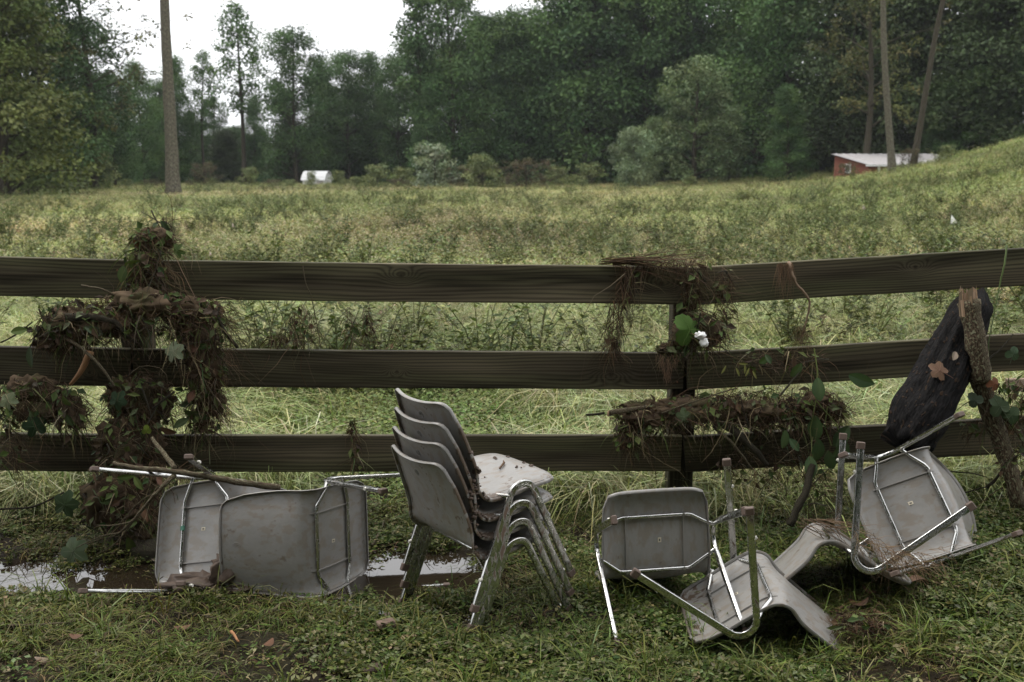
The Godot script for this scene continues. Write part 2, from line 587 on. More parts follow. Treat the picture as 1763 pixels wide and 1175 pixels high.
func build_chair_parts() -> void:
	for k in ["plastic", "plastic_stack", "plastic_mud"]:
		chair_parts[k] = shell_mesh(M[k])
	# side frame: one bent tube, two legs and the arch between them
	var cz := 0.011
	var cy := 0.372
	var r := 0.062
	for mk in ["chrome", "chrome_muddy"]:
		var mb := MB.new()
		var path := []
		var zf := 0.244
		var zr := -0.235
		# tangent points from the feet to the circle
		var df := Vector2(zf - cz, -cy)
		var lf := df.length()
		var af := atan2(df.y, df.x) + acos(r / lf)
		var dr := Vector2(zr - cz, -cy)
		var ar := atan2(dr.y, dr.x) - acos(r / dr.length())
		var pf := Vector3(0, cy + sin(af) * r, cz + cos(af) * r)
		for k in 5: path.append(Vector3(-0.008, 0.022, zf - 0.010).lerp(pf, k / 5.0))
		ar = fposmod(ar, TAU)
		af = fposmod(af, TAU)
		if af > ar: af -= TAU
		for k in 15:
			var a := lerpf(af, ar, k / 14.0)
			path.append(Vector3(0, cy + sin(a) * r, cz + cos(a) * r))
		var pr: Vector3 = path[path.size() - 1]
		for k in 5: path.append(pr.lerp(Vector3(-0.008, 0.022, zr + 0.010), (k + 1) / 5.0))
		sweep(mb, path, round_rect(0.0165, 0.0275, 0.0042, 2), Vector3.RIGHT)
		chair_parts["frame_" + mk] = mb.mesh(M[mk])
		for q in [["bar_front", 0.103, 0.055, 0.007], ["bar_rear", -0.122, -0.050, 0.006]]:
			var bb := MB.new()
			var yb := seat_under(0.0, q[1]) - 0.011
			var pts := [Vector3(-.241, .400, q[2]), Vector3(-.20, yb - .010, lerpf(q[2], q[1], .38)), Vector3(-.150, yb - .001, lerpf(q[2], q[1], .92)), Vector3(-.132, yb, q[1]), Vector3(-.05, yb, q[1]), Vector3(.05, yb, q[1]), Vector3(.132, yb, q[1]), Vector3(.150, yb - .001, lerpf(q[2], q[1], .92)), Vector3(.20, yb - .010, lerpf(q[2], q[1], .38)), Vector3(.241, .400, q[2])]
			var rr := []
			for p in pts: rr.append(0.0085)
			tube(bb, pts, rr, 10, Color.WHITE)
			chair_parts[q[0] + "_" + mk] = bb.mesh(M[mk])
			chair_parts[q[0] + "_y"] = yb
	chair_parts.cap = box_mesh(Vector3(-.0100, -.0, -.0165), Vector3(.0100, .030, .0165), .003, M.cap)
	var cyl := CylinderMesh.new()
	cyl.top_radius = .006; cyl.bottom_radius = .0075; cyl.height = .012; cyl.radial_segments = 10; cyl.rings = 1
	cyl.material = M.white_nylon
	chair_parts.bumper = cyl
	var bo := CylinderMesh.new()
	bo.top_radius = .0065; bo.bottom_radius = .0075; bo.height = .006; bo.radial_segments = 8; bo.rings = 1
	bo.material = M.bolt
	chair_parts.bolt = bo
	# ribs moulded under the seat, and the star of fins round each rear bolt
	for k in ["plastic", "plastic_mud"]:
		var rib := MB.new()
		var last := -1
		for j in 13:
			var z := lerpf(0.12, -0.145, j / 12.0)
			var y := seat_under(0.118, z)
			var f := rib.v.size()
			for q in [[-.0022, .001], [-.0022, -.0075], [.0022, -.0075], [.0022, .001]]:
				rib.vert(Vector3(q[0], y + q[1], z), Color.WHITE, Vector2(.8, .3))
			if last >= 0:
				for q in 3: rib.quad(last + q, f + q, f + q + 1, last + q + 1)
			last = f
		chair_parts["rib_" + k] = rib.mesh(M[k], false)
		var fin := MB.new()
		var ya: float = chair_parts["bar_rear_y"] + 0.008
		for q in [[-0.9], [-0.3], [0.3], [0.9]]:
			var a: float = q[0]
			var p0 := Vector3(0, ya - .004, -.122)
			var e := shell_point(.118 / .21 + sin(a) * .19, .52 + .055 * cos(a), .005) - Vector3(.118, 0, 0)
			var sidev := Vector3(cos(a), 0, sin(a)) * .0016
			var i0 := fin.vert(p0 - sidev, Color.WHITE, Vector2(.8, .5))
			fin.vert(p0 + sidev, Color.WHITE, Vector2(.8, .5))
			fin.vert(e, Color.WHITE, Vector2(.8, .5))
			fin.vert(p0 + Vector3(0, .018, .0), Color.WHITE, Vector2(.8, .5))
			fin.tri(i0, i0 + 1, i0 + 2); fin.tri(i0, i0 + 2, i0 + 3); fin.tri(i0 + 1, i0 + 3, i0 + 2)
		chair_parts["fin_" + k] = fin.mesh(M[k], false)
	chair_parts.sticker = box_mesh(Vector3(-.007, -.0006, -.010), Vector3(.007, .0, .010), .0002, M.sticker)
	chair_parts.print = box_mesh(Vector3(-.003, -.0010, -.005), Vector3(.003, -.0004, .005), .0001, M.ink)
	# raised oval maker's mark on the back of the backrest
	var em := MB.new()
	var ring := []
	for k in 21:
		var a := TAU * k / 20.0
		ring.append(shell_point(cos(a) * .05, 0.872 + sin(a) * .018, .0052))
	var rr2 := []
	for p in ring: rr2.append(.0011)
	tube(em, ring, rr2, 5, Color.WHITE, 0.0, false)
	var glyph := []
	for q in [Vector2(-.016, .009), Vector2(-.004, .013), Vector2(.010, .010), Vector2(.012, .003), Vector2(.0, -.004), Vector2(-.014, -.011), Vector2(.014, -.011)]:
		glyph.append(shell_point(q.x * 1.3, 0.872 + q.y * .8, .0052))
	rr2 = []
	for p in glyph: rr2.append(.0011)
	tube(em, glyph, rr2, 5, Color.WHITE)
	chair_parts.emblem = em.mesh(M.plastic)

func chair(label: String, xf: Transform3D, shell := "plastic", metal := "chrome", group := "overturned chairs along the fence", sticker := true) -> Node3D:
	var t := thing("stacking_chair", label, "chair", xf, group)
	var sh := part("seat_shell", chair_parts[shell], t)
	var rk := "plastic_mud" if shell == "plastic_mud" else "plastic"
	for s in [-1, 1]:
		part("rib", chair_parts["rib_" + rk], sh, Transform3D(Basis(), Vector3(s * .118, 0, 0)))
		part("star_fin", chair_parts["fin_" + rk], sh, Transform3D(Basis(), Vector3(s * .118, 0, 0)))
		for q in [["bar_front_y", .103], ["bar_rear_y", -.122]]:
			part("bolt", chair_parts.bolt, sh, Transform3D(Basis(), Vector3(s * .118, chair_parts[q[0]] - .0085, q[1])))
	part("emblem", chair_parts.emblem, sh)
	if sticker:
		var st := part("sticker", chair_parts.sticker, sh, Transform3D(Basis(), Vector3(.02, seat_under(.02, .0) - .0012, .0)))
		part("sticker_print", chair_parts.print, sh, Transform3D(Basis(), Vector3(.02, seat_under(.02, .0) - .0014, .0)))
	for s in [-1.0, 1.0]:
		var b := Basis() if s > 0 else Basis.from_scale(Vector3(1, 1, 1))
		var fr := part("leg_frame", chair_parts["frame_" + metal], t, Transform3D(Basis(Vector3(1, 0, 0), Vector3(0, 1, 0), Vector3(0, 0, 1)), Vector3(s * .2445 + (0.0 if s > 0 else .008), 0, 0)))
		for f in [[.244, 0.52], [-.235, -0.50]]:
			var tilt := Basis(Vector3.RIGHT, -f[1] * .86)
			part("glide", chair_parts.cap, fr, Transform3D(tilt, Vector3(-.008, 0, f[0])))
			part("bumper", chair_parts.bumper, fr, Transform3D(Basis(Vector3.RIGHT, PI / 2 * signf(f[0])) , Vector3(-.007, .115, f[0] * .79 + signf(f[0]) * .012)))
	part("crossbar", chair_parts["bar_front_" + metal], t)
	part("crossbar", chair_parts["bar_rear_" + metal], t)
	return t

func pose(r: Array, t: Array) -> Transform3D:
	return Transform3D(Basis(Vector3(r[0][0], r[1][0], r[2][0]), Vector3(r[0][1], r[1][1], r[2][1]), Vector3(r[0][2], r[1][2], r[2][2])).orthonormalized(), Vector3(t[0], t[1], t[2]))

func clods(parent: Node, called: String, pts: Array, rad: float, m: Material) -> void:
	var mb := MB.new()
	for p in pts:
		blob(mb, p, Vector3(R(.6, 1.2), R(.4, .8), R(.6, 1.2)) * rad * R(.5, 1.4), 5, 0.5)
	tag(part(called, mb.mesh(m), parent), "", "", "", "stuff")

func blob(mb: MB, c: Vector3, r: Vector3, seg: int, rough: float, col := Color.WHITE) -> void:
	var first := mb.v.size()
	var rows := seg
	var cols := seg * 2
	var off := Vector3(R(-50, 50), R(-50, 50), R(-50, 50))
	for j in rows + 1:
		var th := PI * j / rows
		for i in cols:
			var ph := TAU * i / cols
			var d := Vector3(sin(th) * cos(ph), cos(th), sin(th) * sin(ph))
			var k := 1.0 + rough * n2.get_noise_3dv(d * 120.0 + off) * 1.6
			mb.vert(c + d * r * k, col)
	for j in rows:
		for i in cols:
			var i2 := (i + 1) % cols
			mb.quad(first + j * cols + i, first + j * cols + i2, first + (j + 1) * cols + i2, first + (j + 1) * cols + i)

func build_chairs() -> void:
	build_chair_parts()
	var rs := [[-0.6032, -0.0286, 0.7971], [0.0093, 0.999, 0.0429], [-0.7976, 0.0333, -0.6023]]
	var lab := ["lowest grey plastic chair of the upright stack, feet sunk in the puddle", "second chair up in the upright stack of four, muddy chrome legs", "third chair up in the upright stack of four, mud along its edge", "topmost chair of the upright stack, bits of mud on its pale seat"]
	for i in 4:
		var b := pose(rs, [-0.1219, -0.0337, -3.7454])
		var tw := Basis(Vector3.UP, [0.0, 0.012, -0.01, 0.014][i])
		b = Transform3D(b.basis * tw, b * Vector3([0.0, .002, -.002, .002][i], 0.0725 * i, 0.010 * i))
		var t := chair(lab[i], b, "plastic_stack", "chrome_muddy" if i > 0 else "chrome", "chairs of the upright stack", false)
		var pts := []
		for k in [10, 46, 40, 34][i]:
			var tt := R(0.42, 0.74)
			var p := shell_point(-1.0, tt, 0.004 + R(-.004, .004))
			pts.append(p + Vector3(R(-.012, .006), R(-.006, .006), R(-.008, .008)))
		clods(t, "caked_mud", pts, 0.0075, M.mud)
		if i == 3:
			pts = []
			for k in 11: pts.append(shell_point(R(-.5, .45), R(0.12, 0.4), -0.002))
			clods(t, "mud_crumbs", pts, 0.0065, M.mud)
			var tw2 := MB.new()
			tube(tw2, [shell_point(-.2, .26, -.006), shell_point(-.05, .22, -.009), shell_point(.1, .2, -.006)], [.004, .0045, .002], 6, Color(.10, .065, .04), .3)
			part("twig", tw2.mesh(M.straw), t)
	var t := chair("chair on its side behind another, seat underside showing, chrome legs reaching out", pose([[-0.0354, 0.3636, -0.9309], [0.888, -0.4159, -0.1962], [-0.4585, -0.8336, -0.3081]], [-1.4684, 0.4139, -3.7025]))
	part("tape", box_mesh(Vector3(-.011, -.011, -.0095), Vector3(.011, .0, .0095), .002, M.green_tape), t, Transform3D(Basis(), Vector3(.03, chair_parts.bar_front_y + .002, .103)))
	chair("chair on its side in the puddle, smooth outside of its backrest turned out", pose([[0.0328, -0.9032, 0.428], [-0.9886, -0.0924, -0.1193], [0.1472, -0.4192, -0.8959]], [-0.3758, 0.2876, -3.8248]))
	chair("chair tipped on its back below the board joint, seat front edge up", pose([[0.9942, -0.1011, -0.0361], [0.0349, -0.0138, 0.9993], [-0.1015, -0.9948, -0.0102]], [0.6177, 0.3004, -3.4142]))
	chair("upside-down chair with brown mud on both ends of its shell", pose([[0.0424, 0.5351, -0.8437], [0.0808, -0.8435, -0.531], [-0.9958, -0.0457, -0.079]], [0.6493, 0.4844, -3.6331]), "plastic_mud")
	chair("upside-down chair half hidden behind another, roots tangled on its frame", pose([[-0.1818, -0.4827, 0.8567], [0.1797, -0.8729, -0.4536], [0.9668, 0.0715, 0.2454]], [1.6251, 0.5572, -3.9899]), "plastic", "chrome", "overturned chairs along the fence", false)
	chair("chair pitched on its side beneath the black log, seat underside facing out", pose([[-0.2858, 0.2239, -0.9318], [0.8165, -0.4522, -0.3591], [-0.5017, -0.8634, -0.0535]], [1.5907, 0.5579, -3.6515]))

# ------------------------------------------------------------------ fence
func fence_z(x: float) -> float:          # front face of the boards
	return -(4.621 + (x + 2.42) * 0.0656) if x < 0.857 else -4.838
func fence_top(x: float) -> float:
	if x < -1.81: return 1.356 - (x + 1.81) * 0.03
	if x < 0.857: return 1.356 - (x + 1.81) * 0.018
	return 1.308 + (x - 0.857) * 0.0575

func build_fence() -> void:
	var f := thing("board_fence", "weathered three-board wooden fence, hung with flood debris", "fence", Transform3D(Basis(), Vector3(-1.81, 0, fence_z(-1.81))))
	var inv := f.transform.affine_inverse()
	for px in [-1.81, 0.857, 3.55, -4.4]:
		var top: float = [1.33, 1.285, 1.44, 1.40][[-1.81, 0.857, 3.55, -4.4].find(px)]
		var mb := MB.new()
		bevel_box(mb, Vector3(-.062, -.35, -.124), Vector3(.062, top, 0), .006, Color.WHITE, Vector2(.3, 1))
		# turn the grain upright
		for k in mb.uv.size(): mb.uv[k] = Vector2(mb.v[k].y * .33, mb.v[k].x * 3.0 + mb.v[k].z * 3.0)
		part("post", mb.mesh(M.post, false), f, inv * Transform3D(Basis(), Vector3(px + .0, 0, fence_z(px) - .0365)))
	var spans := [[-4.4, -1.815], [-1.805, 0.852], [0.862, 3.55]]
	for s in 3:
		for r in 3:
			var x0: float = spans[s][0]
			var x1: float = spans[s][1]
			var e := 0.001
			var a := Vector3(x0, fence_top(x0 + e) - .423 * r, fence_z(x0 + e))
			var b := Vector3(x1, fence_top(x1 - e) - .423 * r, fence_z(x1 - e))
			if s == 2 and r == 0: a.y -= .004
			if s == 1 and r == 1: b.y -= .003
			if s == 2 and r > 0: a += Vector3(0, -.006, .004)
			var L := (b - a).length()
			var ex := (b - a).normalized()
			var ez := Vector3(0, 0, 1)
			var ey := ez.cross(ex).normalized()
			ez = ex.cross(ey)
			var mb := MB.new()
			bevel_box(mb, Vector3(0, -.184, -.036), Vector3(L, 0, 0), .004)
			# lay the grain along the board; the top and bottom edges take their own strip
			var mm := MB.new()
			var nseg := 14
			var outl := round_rect(.036, .184, .004, 1)
			var ring := []
			n3.seed = 900 + s * 3 + r
			for k in nseg + 1:
				var first := mm.v.size()
				var x := L * k / nseg
				var wob := .0035 * n3.get_noise_2d(x * 60.0, 5.0)
				for j in outl.size():
					var o: Vector2 = outl[j]
					mm.vert(Vector3(x, -.092 + o.y + wob, -.018 + o.x), Color.WHITE, Vector2(absf((1.0 if (s + r) % 2 else 0.0) - (x + .1) / 3.0), .5 - (o.y / .184) * .94 * (1.0 if s != 1 else -1.0) + (.018 - o.x) * 1.0))
				ring.append(first)
			var q := outl.size()
			for k in nseg:
				for j in q:
					mm.quad(ring[k] + (j + 1) % q, ring[k] + j, ring[k + 1] + j, ring[k + 1] + (j + 1) % q)
			for j in range(1, q - 1):
				mm.tri(ring[0], ring[0] + j, ring[0] + j + 1)
				mm.tri(ring[nseg], ring[nseg] + j + 1, ring[nseg] + j)
			part("board", mm.mesh(M.wood[[0, 1, 2][(r + [0, 0, 2][s]) % 3]], false), f, inv * Transform3D(Basis(ex, ey, ez), a))
	var nail := CylinderMesh.new()
	nail.top_radius = .0045; nail.bottom_radius = .0045; nail.height = .004; nail.radial_segments = 7; nail.rings = 1
	nail.material = M.rust
	for px in [-1.81, 0.857]:
		for r in 3:
			for sx in [-.036, .036]:
				for dy in [.04, .14]:
					var x: float = px + sx + R(-.006, .006)
					part("nail", nail, f, inv * Transform3D(Basis(Vector3.RIGHT, PI / 2), Vector3(x, fence_top(x) - .423 * r - dy + R(-.01, .01), fence_z(x) + .0035)))

# ------------------------------------------------------------------ grass and weeds
func blade(mb: MB, base: Vector3, dir: Vector3, h: float, w: float, bend: float, col: Color) -> void:
	var side := Vector3(-dir.z, 0, dir.x).rotated(Vector3.UP, R(-.9, .9)) * w * .5
	var p1 := base + Vector3.UP * h * .45 + dir * h * bend * .22
	var p2 := base + Vector3.UP * h * (.8 - bend * .25) + dir * h * bend * .65
	var p3 := base + Vector3.UP * h * (1.0 - bend * .62) + dir * h * bend * 1.15
	var tipc := Color(col.r * 1.12, col.g * 1.08, col.b * 1.05)
	var a := mb.vert(base - side * .8, col)
	mb.vert(base + side * .8, col)
	mb.vert(p1 - side, col); mb.vert(p1 + side, col)
	mb.vert(p2 - side * .7, tipc); mb.vert(p2 + side * .7, tipc)
	mb.vert(p3, tipc)
	mb.quad(a, a + 1, a + 3, a + 2)
	mb.quad(a + 2, a + 3, a + 5, a + 4)
	mb.tri(a + 4, a + 5, a + 6)

func tuft(n: int, spread: float, h0: float, h1: float, w: float, bend0: float, bend1: float, cols: Array, flow := Vector3.ZERO) -> ArrayMesh:
	var mb := MB.new()
	for k in n:
		var a := R(0, TAU)
		var dir := (Vector3(cos(a), 0, sin(a)) + flow * R(.5, 1.5)).normalized()
		var rr := spread * sqrt(rng.randf())
		var b := R(0, TAU)
		var col: Color = cols[rng.randi() % cols.size()]
		blade(mb, Vector3(cos(b) * rr, -.01, sin(b) * rr), dir, R(h0, h1), w * R(.6, 1.4), R(bend0, bend1), vary(col, .38))
	return mb.mesh(M.blade, false)

func leaf_card(mb: MB, p: Vector3, dir: Vector3, nor: Vector3, l: float, w: float, col: Color) -> void:
	var side := dir.cross(nor).normalized() * w * .5
	var up := side.cross(dir).normalized() * l * .10
	var a := mb.vert(p, col)
	mb.vert(p + dir * l * .45 + side + up, col)
	mb.vert(p + dir * l, col)
	mb.vert(p + dir * l * .45 - side + up, col)
	mb.vert(p + dir * l * .5, col)
	mb.tri(a, a + 1, a + 4); mb.tri(a + 1, a + 2, a + 4); mb.tri(a + 2, a + 3, a + 4); mb.tri(a + 3, a, a + 4)

func rand_dir() -> Vector3:
	var z := R(-1, 1)
	var a := R(0, TAU)
	var s := sqrt(1 - z * z)
	return Vector3(s * cos(a), z, s * sin(a))

func cover_mesh(n: int, spread: float, l0: float, l1: float, h: float, cols: Array) -> ArrayMesh:
	var mb := MB.new()
	for k in n:
		var a := R(0, TAU)
		var rr := spread * sqrt(rng.randf())
		var p := Vector3(cos(a) * rr, R(.1, 1.0) * h, sin(a) * rr)
		var b := R(0, TAU)
		var dir := Vector3(cos(b), R(-.35, .45), sin(b)).normalized()
		leaf_card(mb, p, dir, (Vector3.UP + rand_dir() * .5).normalized(), R(l0, l1), R(l0, l1) * .55, vary(cols[rng.randi() % cols.size()], .25))
	return mb.mesh(M.blade, false)

func weed_mesh(h: float, stems: int, leaves: int, l: float, cols: Array, stemc: Color, lean := .18) -> ArrayMesh:
	var mb := MB.new()
	for s in stems:
		var a := R(0, TAU)
		var lean_v := Vector3(cos(a), 0, sin(a)) * R(.1, 1.0) * lean
		var hh := h * R(.65, 1.0)
		var pts := []
		for k in 4:
			var t := k / 3.0
			pts.append(Vector3(cos(a), 0, sin(a)) * .03 + Vector3.UP * hh * t + lean_v * hh * t * t * 2.0)
		tube(mb, pts, [h * .010, h * .008, h * .006, h * .003], 3, stemc, 0, false)
		for k in leaves:
			var t := pow(R(.04, 1.0), .75)
			var p := Vector3(cos(a), 0, sin(a)) * .03 + Vector3.UP * hh * t + lean_v * hh * t * t * 2.0
			var b := R(0, TAU)
			leaf_card(mb, p, Vector3(cos(b), R(-.5, .6), sin(b)).normalized(), (Vector3.UP + rand_dir() * .5).normalized(), l * R(.6, 1.3) * (1.2 - t * .6), l * .38, vary(cols[rng.randi() % cols.size()], .25))
	return mb.mesh(M.leaf, false)

func scatter(parent: Node, called: String, m: Mesh, xf: Array, cols: Array) -> void:
	if xf.is_empty(): return
	var mm := MultiMesh.new()
	mm.transform_format = MultiMesh.TRANSFORM_3D
	mm.use_colors = true
	mm.mesh = m
	mm.instance_count = xf.size()
	for k in xf.size():
		mm.set_instance_transform(k, xf[k])
		mm.set_instance_color(k, cols[k])
	var o := MultiMeshInstance3D.new()
	o.name = called
	o.multimesh = mm
	o.set_meta("kind", "stuff")
	parent.add_child(o, true)

func stuff_root(called: String, label: String, category: String) -> Node3D:
	var o := thing(called, label, category)
	o.set_meta("kind", "stuff")
	return o

func build_grass() -> void:
	n1.seed = 11; n2.seed = 22; n3.seed = 33
	var G := [Color(.066, .098, .022), Color(.090, .126, .028), Color(.048, .076, .018), Color(.125, .145, .042)]
	var O := [Color(.105, .100, .045), Color(.13, .115, .055), Color(.08, .07, .035)]
	var S := [Color(.31, .315, .165), Color(.26, .285, .13), Color(.37, .355, .21), Color(.21, .25, .10)]
	var F := [Color(.155, .205, .066), Color(.195, .24, .084), Color(.235, .26, .115), Color(.13, .18, .055)]
	# --- trampled lawn in front of the fence
	var lawn := stuff_root("lawn_grass", "short dark trampled grass and clover in front of the fence", "grass")
	var short_t := []
	for k in 5: short_t.append(tuft(16, .05, .025, .075, .0036, .25, 1.0, G + [O[0], G[1], G[3]]))
	var flat_t := []
	for k in 4: flat_t.append(tuft(13, .06, .03, .09, .004, .7, 1.35, G + O))
	var cover := []
	for k in 5: cover.append(cover_mesh(26, .06, .012, .029, .036, G + [Color(.17, .185, .085), Color(.105, .14, .038), Color(.21, .21, .115), G[2], G[2]]))
	var tall_t := []
	for k in 4: tall_t.append(tuft(9, .035, .09, .22, .0052, .35, 1.0, [G[1], G[3], G[0], Color(.12, .15, .06)]))
	var lists := {}
	var put := func(arr: Array, key: String, p: Vector3, sc: float, c: Color) -> void:
		var i := rng.randi() % arr.size()
		var id := key + str(i)
		if not lists.has(id): lists[id] = [arr[i], [], []]
		lists[id][1].append(Transform3D(Basis(Vector3.UP, R(0, TAU)).scaled(Vector3(sc, sc * R(.8, 1.2), sc)), p))
		lists[id][2].append(c)
	for k in 24000:
		var d := sqrt(R(2.2 * 2.2, 5.1 * 5.1))
		var x := R(-.62, .66) * d
		var y := ground_y(x, -d)
		var wet := y - WATER if x < .2 else 1.0
		if wet < .002 and rng.randf() > (.26 if wet > -.012 else .05): continue
		var mudn := .55 + .9 * n1.get_noise_2d(x * 26.0 + 50.0, d * 26.0) - .12 * x
		var bare := n2.get_noise_2d(x * 55.0, d * 55.0) + .35 * (mudn - .5)
		if bare > .33 - .16 * sm(.3, -1.2, x) and rng.randf() < .85: continue
		if x < -.1 and rng.randf() < .38 * clampf(-x, 0, 1): continue
		var t := 1.0 + .25 * n2.get_noise_2d(x * 18.0 + 9.0, d * 18.0)
		var brown := clampf(mudn - .25, 0, .7)
		var c := Color(t * R(.85, 1.15), t * R(.85, 1.12) * (1.0 - .22 * brown), t * R(.85, 1.1) * (1.0 - .1 * brown))
		var kind := n3.get_noise_2d(x * 40.0, d * 40.0) + R(-.3, .3)
		var p := Vector3(x, y - .004, -d)
		if kind > -.04 - .1 * sm(-.5, .8, x): put.call(cover, "clover_cover", p, R(.7, 1.25), c)
		elif kind > -.25: put.call(short_t, "grass_tufts", p, R(.7, 1.3), c)
		else: put.call(flat_t, "bent_grass", p, R(.7, 1.3), c)
		if rng.randf() < .030 + .05 * sm(.5, 1.1, x) * (1.0 - sm(3.3, 3.8, d)) + .04 * sm(.0, .5, n2.get_noise_2d(x * 30.0 - 40.0, d * 30.0)): put.call(tall_t, "tall_tufts", p, R(.5, 1.05), c)
	var lit := []
	for q in 4:
		var lm := MB.new()
		for k in 14: ribbon(lm, Vector3(R(-.09, .09), R(.004, .022), R(-.09, .09)), Vector3(R(-1, 1), .25, R(-1, 1)).normalized(), R(.012, .06), R(.0015, .006), vary((BR + DK + ST)[rng.randi() % 11], .3))
		lit.append(lm.mesh(M.straw, false))
	for k in 2600:
		var d := sqrt(R(2.2 * 2.2, 5.1 * 5.1))
		var x := R(-.62, .66) * d
		var y := ground_y(x, -d)
		if x < .2 and y < WATER + .002: continue
		put.call(lit, "plant_litter", Vector3(x, y, -d), R(.6, 1.3), Color.WHITE)
	for id in lists: scatter(lawn, id.rstrip("0123456789"), lists[id][0], lists[id][1], lists[id][2])
	# --- the pasture behind
	lists.clear()
	var field := stuff_root("pasture_grass", "pale rough pasture grass laid over by the flood, behind the fence", "grass")
	var flow := Vector3(.9, 0, .35)
	var straw_t := []
	for k in 4: straw_t.append(tuft(24, .14, .22, .50, .0062, .9, 1.5, S + [S[0], F[2], F[1]], flow))
	var green_t := []
	for k in 4: green_t.append(tuft(20, .11, .08, .24, .0056, .3, 1.15, F + [S[3]], flow * .3))
	var fcover := []
	for k in 4: fcover.append(cover_mesh(34, .14, .02, .045, .10, F + [Color(.19, .21, .095)]))
	var far_t := []
	for k in 4: far_t.append(tuft(26, .36, .12, .38, .013, .7, 1.45, S + F + F, flow * .5))
	var far_c := []
	for k in 4: far_c.append(cover_mesh(44, .36, .03, .075, .22, F + [Color(.26, .265, .14), S[3], S[1], S[0]]))
	for k in 15000:
		var d := sqrt(R(4.9 * 4.9, 13.0 * 13.0))
		var x := R(-.64, .66) * d
		if d < 5.2 and rng.randf() < .3: continue
		var p := Vector3(x, ground_y(x, -d) - .01, -d)
		var t := 1.0 + .3 * n2.get_noise_2d(x * 9.0, d * 9.0)
		var c := Color(t * R(.85, 1.15), t * R(.88, 1.12), t * R(.85, 1.1))
		var kind := n3.get_noise_2d(x * 14.0, d * 14.0) + R(-.28, .28)
		if kind > .16: put.call(fcover, "broadleaf_cover", p, R(.6, 1.3), c)
		elif kind > -.06: put.call(green_t, "green_tufts", p, R(.6, 1.2), c)
		else: put.call(straw_t, "laid_grass", p, R(.6, 1.2), c)
	for k in 60000:
		var d := sqrt(R(12.0 * 12.0, 90.0 * 90.0)) if k % 3 else R(12.0, 45.0)
		var x := R(-.64, .66) * d
		var p := Vector3(x, ground_y(x, -d) - .02, -d)
		var t := 1.0 + .5 * n2.get_noise_2d(x * 3.5, d * 3.5) + .5 * n1.get_noise_2d(x * 14.0, d * 20.0)
		var dry := clampf(.5 + 1.2 * n1.get_noise_2d(x * 2.2 + 30.0, d * 2.2), 0, 1)
		t *= 1.12
		var c := Color(t * R(.85, 1.15) * lerpf(.97, 1.22, dry), t * R(.86, 1.10) * .97, t * R(.85, 1.15) * lerpf(.92, 1.2, dry))
		var kind := n3.get_noise_2d(x * 5.0, d * 5.0) + R(-.25, .25)
		var s := R(.6, 1.2) * (1.0 + d * .006)
		if kind > .10: put.call(far_c, "broadleaf_clumps", p, s, c)
		else: put.call(far_t, "grass_clumps", p, s, c)
	for id in lists: scatter(field, id.rstrip("0123456789"), lists[id][0], lists[id][1], lists[id][2])
	# --- weeds standing in it
	lists.clear()
	var weeds := stuff_root("pasture_weeds", "leafy knee-high weeds scattered through the pasture", "weeds")
	var W := [Color(.085, .112, .040), Color(.125, .155, .056), Color(.064, .080, .034), Color(.19, .205, .085)]
	var D := [Color(.085, .062, .036), Color(.062, .050, .030), Color(.11, .085, .05)]
	var wm := []
	for k in 7: wm.append(weed_mesh(R(.45, .85), 7, 18, .10, W, Color(.10, .105, .045), .4))
	var dm := []
	for k in 3: dm.append(weed_mesh(R(.35, .6), 5, 12, .085, D + [W[2]], Color(.085, .062, .038), .5))
	for k in 8500:
		var d := sqrt(R(11.0 * 11.0, 85.0 * 85.0)) if k % 2 else R(7.5, 40.0)
		var x := R(-.64, .66) * d
		var g := n3.get_noise_2d(x * 4.0 + 70.0, d * 7.0)
		if g < .0 and rng.randf() < .80: continue
		var p := Vector3(x, ground_y(x, -d) - .02, -d)
		var t := R(.55, 1.3)
		var c := Color(t * R(.9, 1.1), t, t * R(.85, 1.1))
		if rng.randf() < .70: put.call(wm, "leafy_weeds", p, R(.45, 1.0) * R(.7, 1.35), c)
		else: put.call(dm, "brown_weeds", p, R(.5, 1.0), c)
	for id in lists: scatter(weeds, id.rstrip("0123456789"), lists[id][0], lists[id][1], lists[id][2])

# ------------------------------------------------------------------ trees
var tree_kinds := []

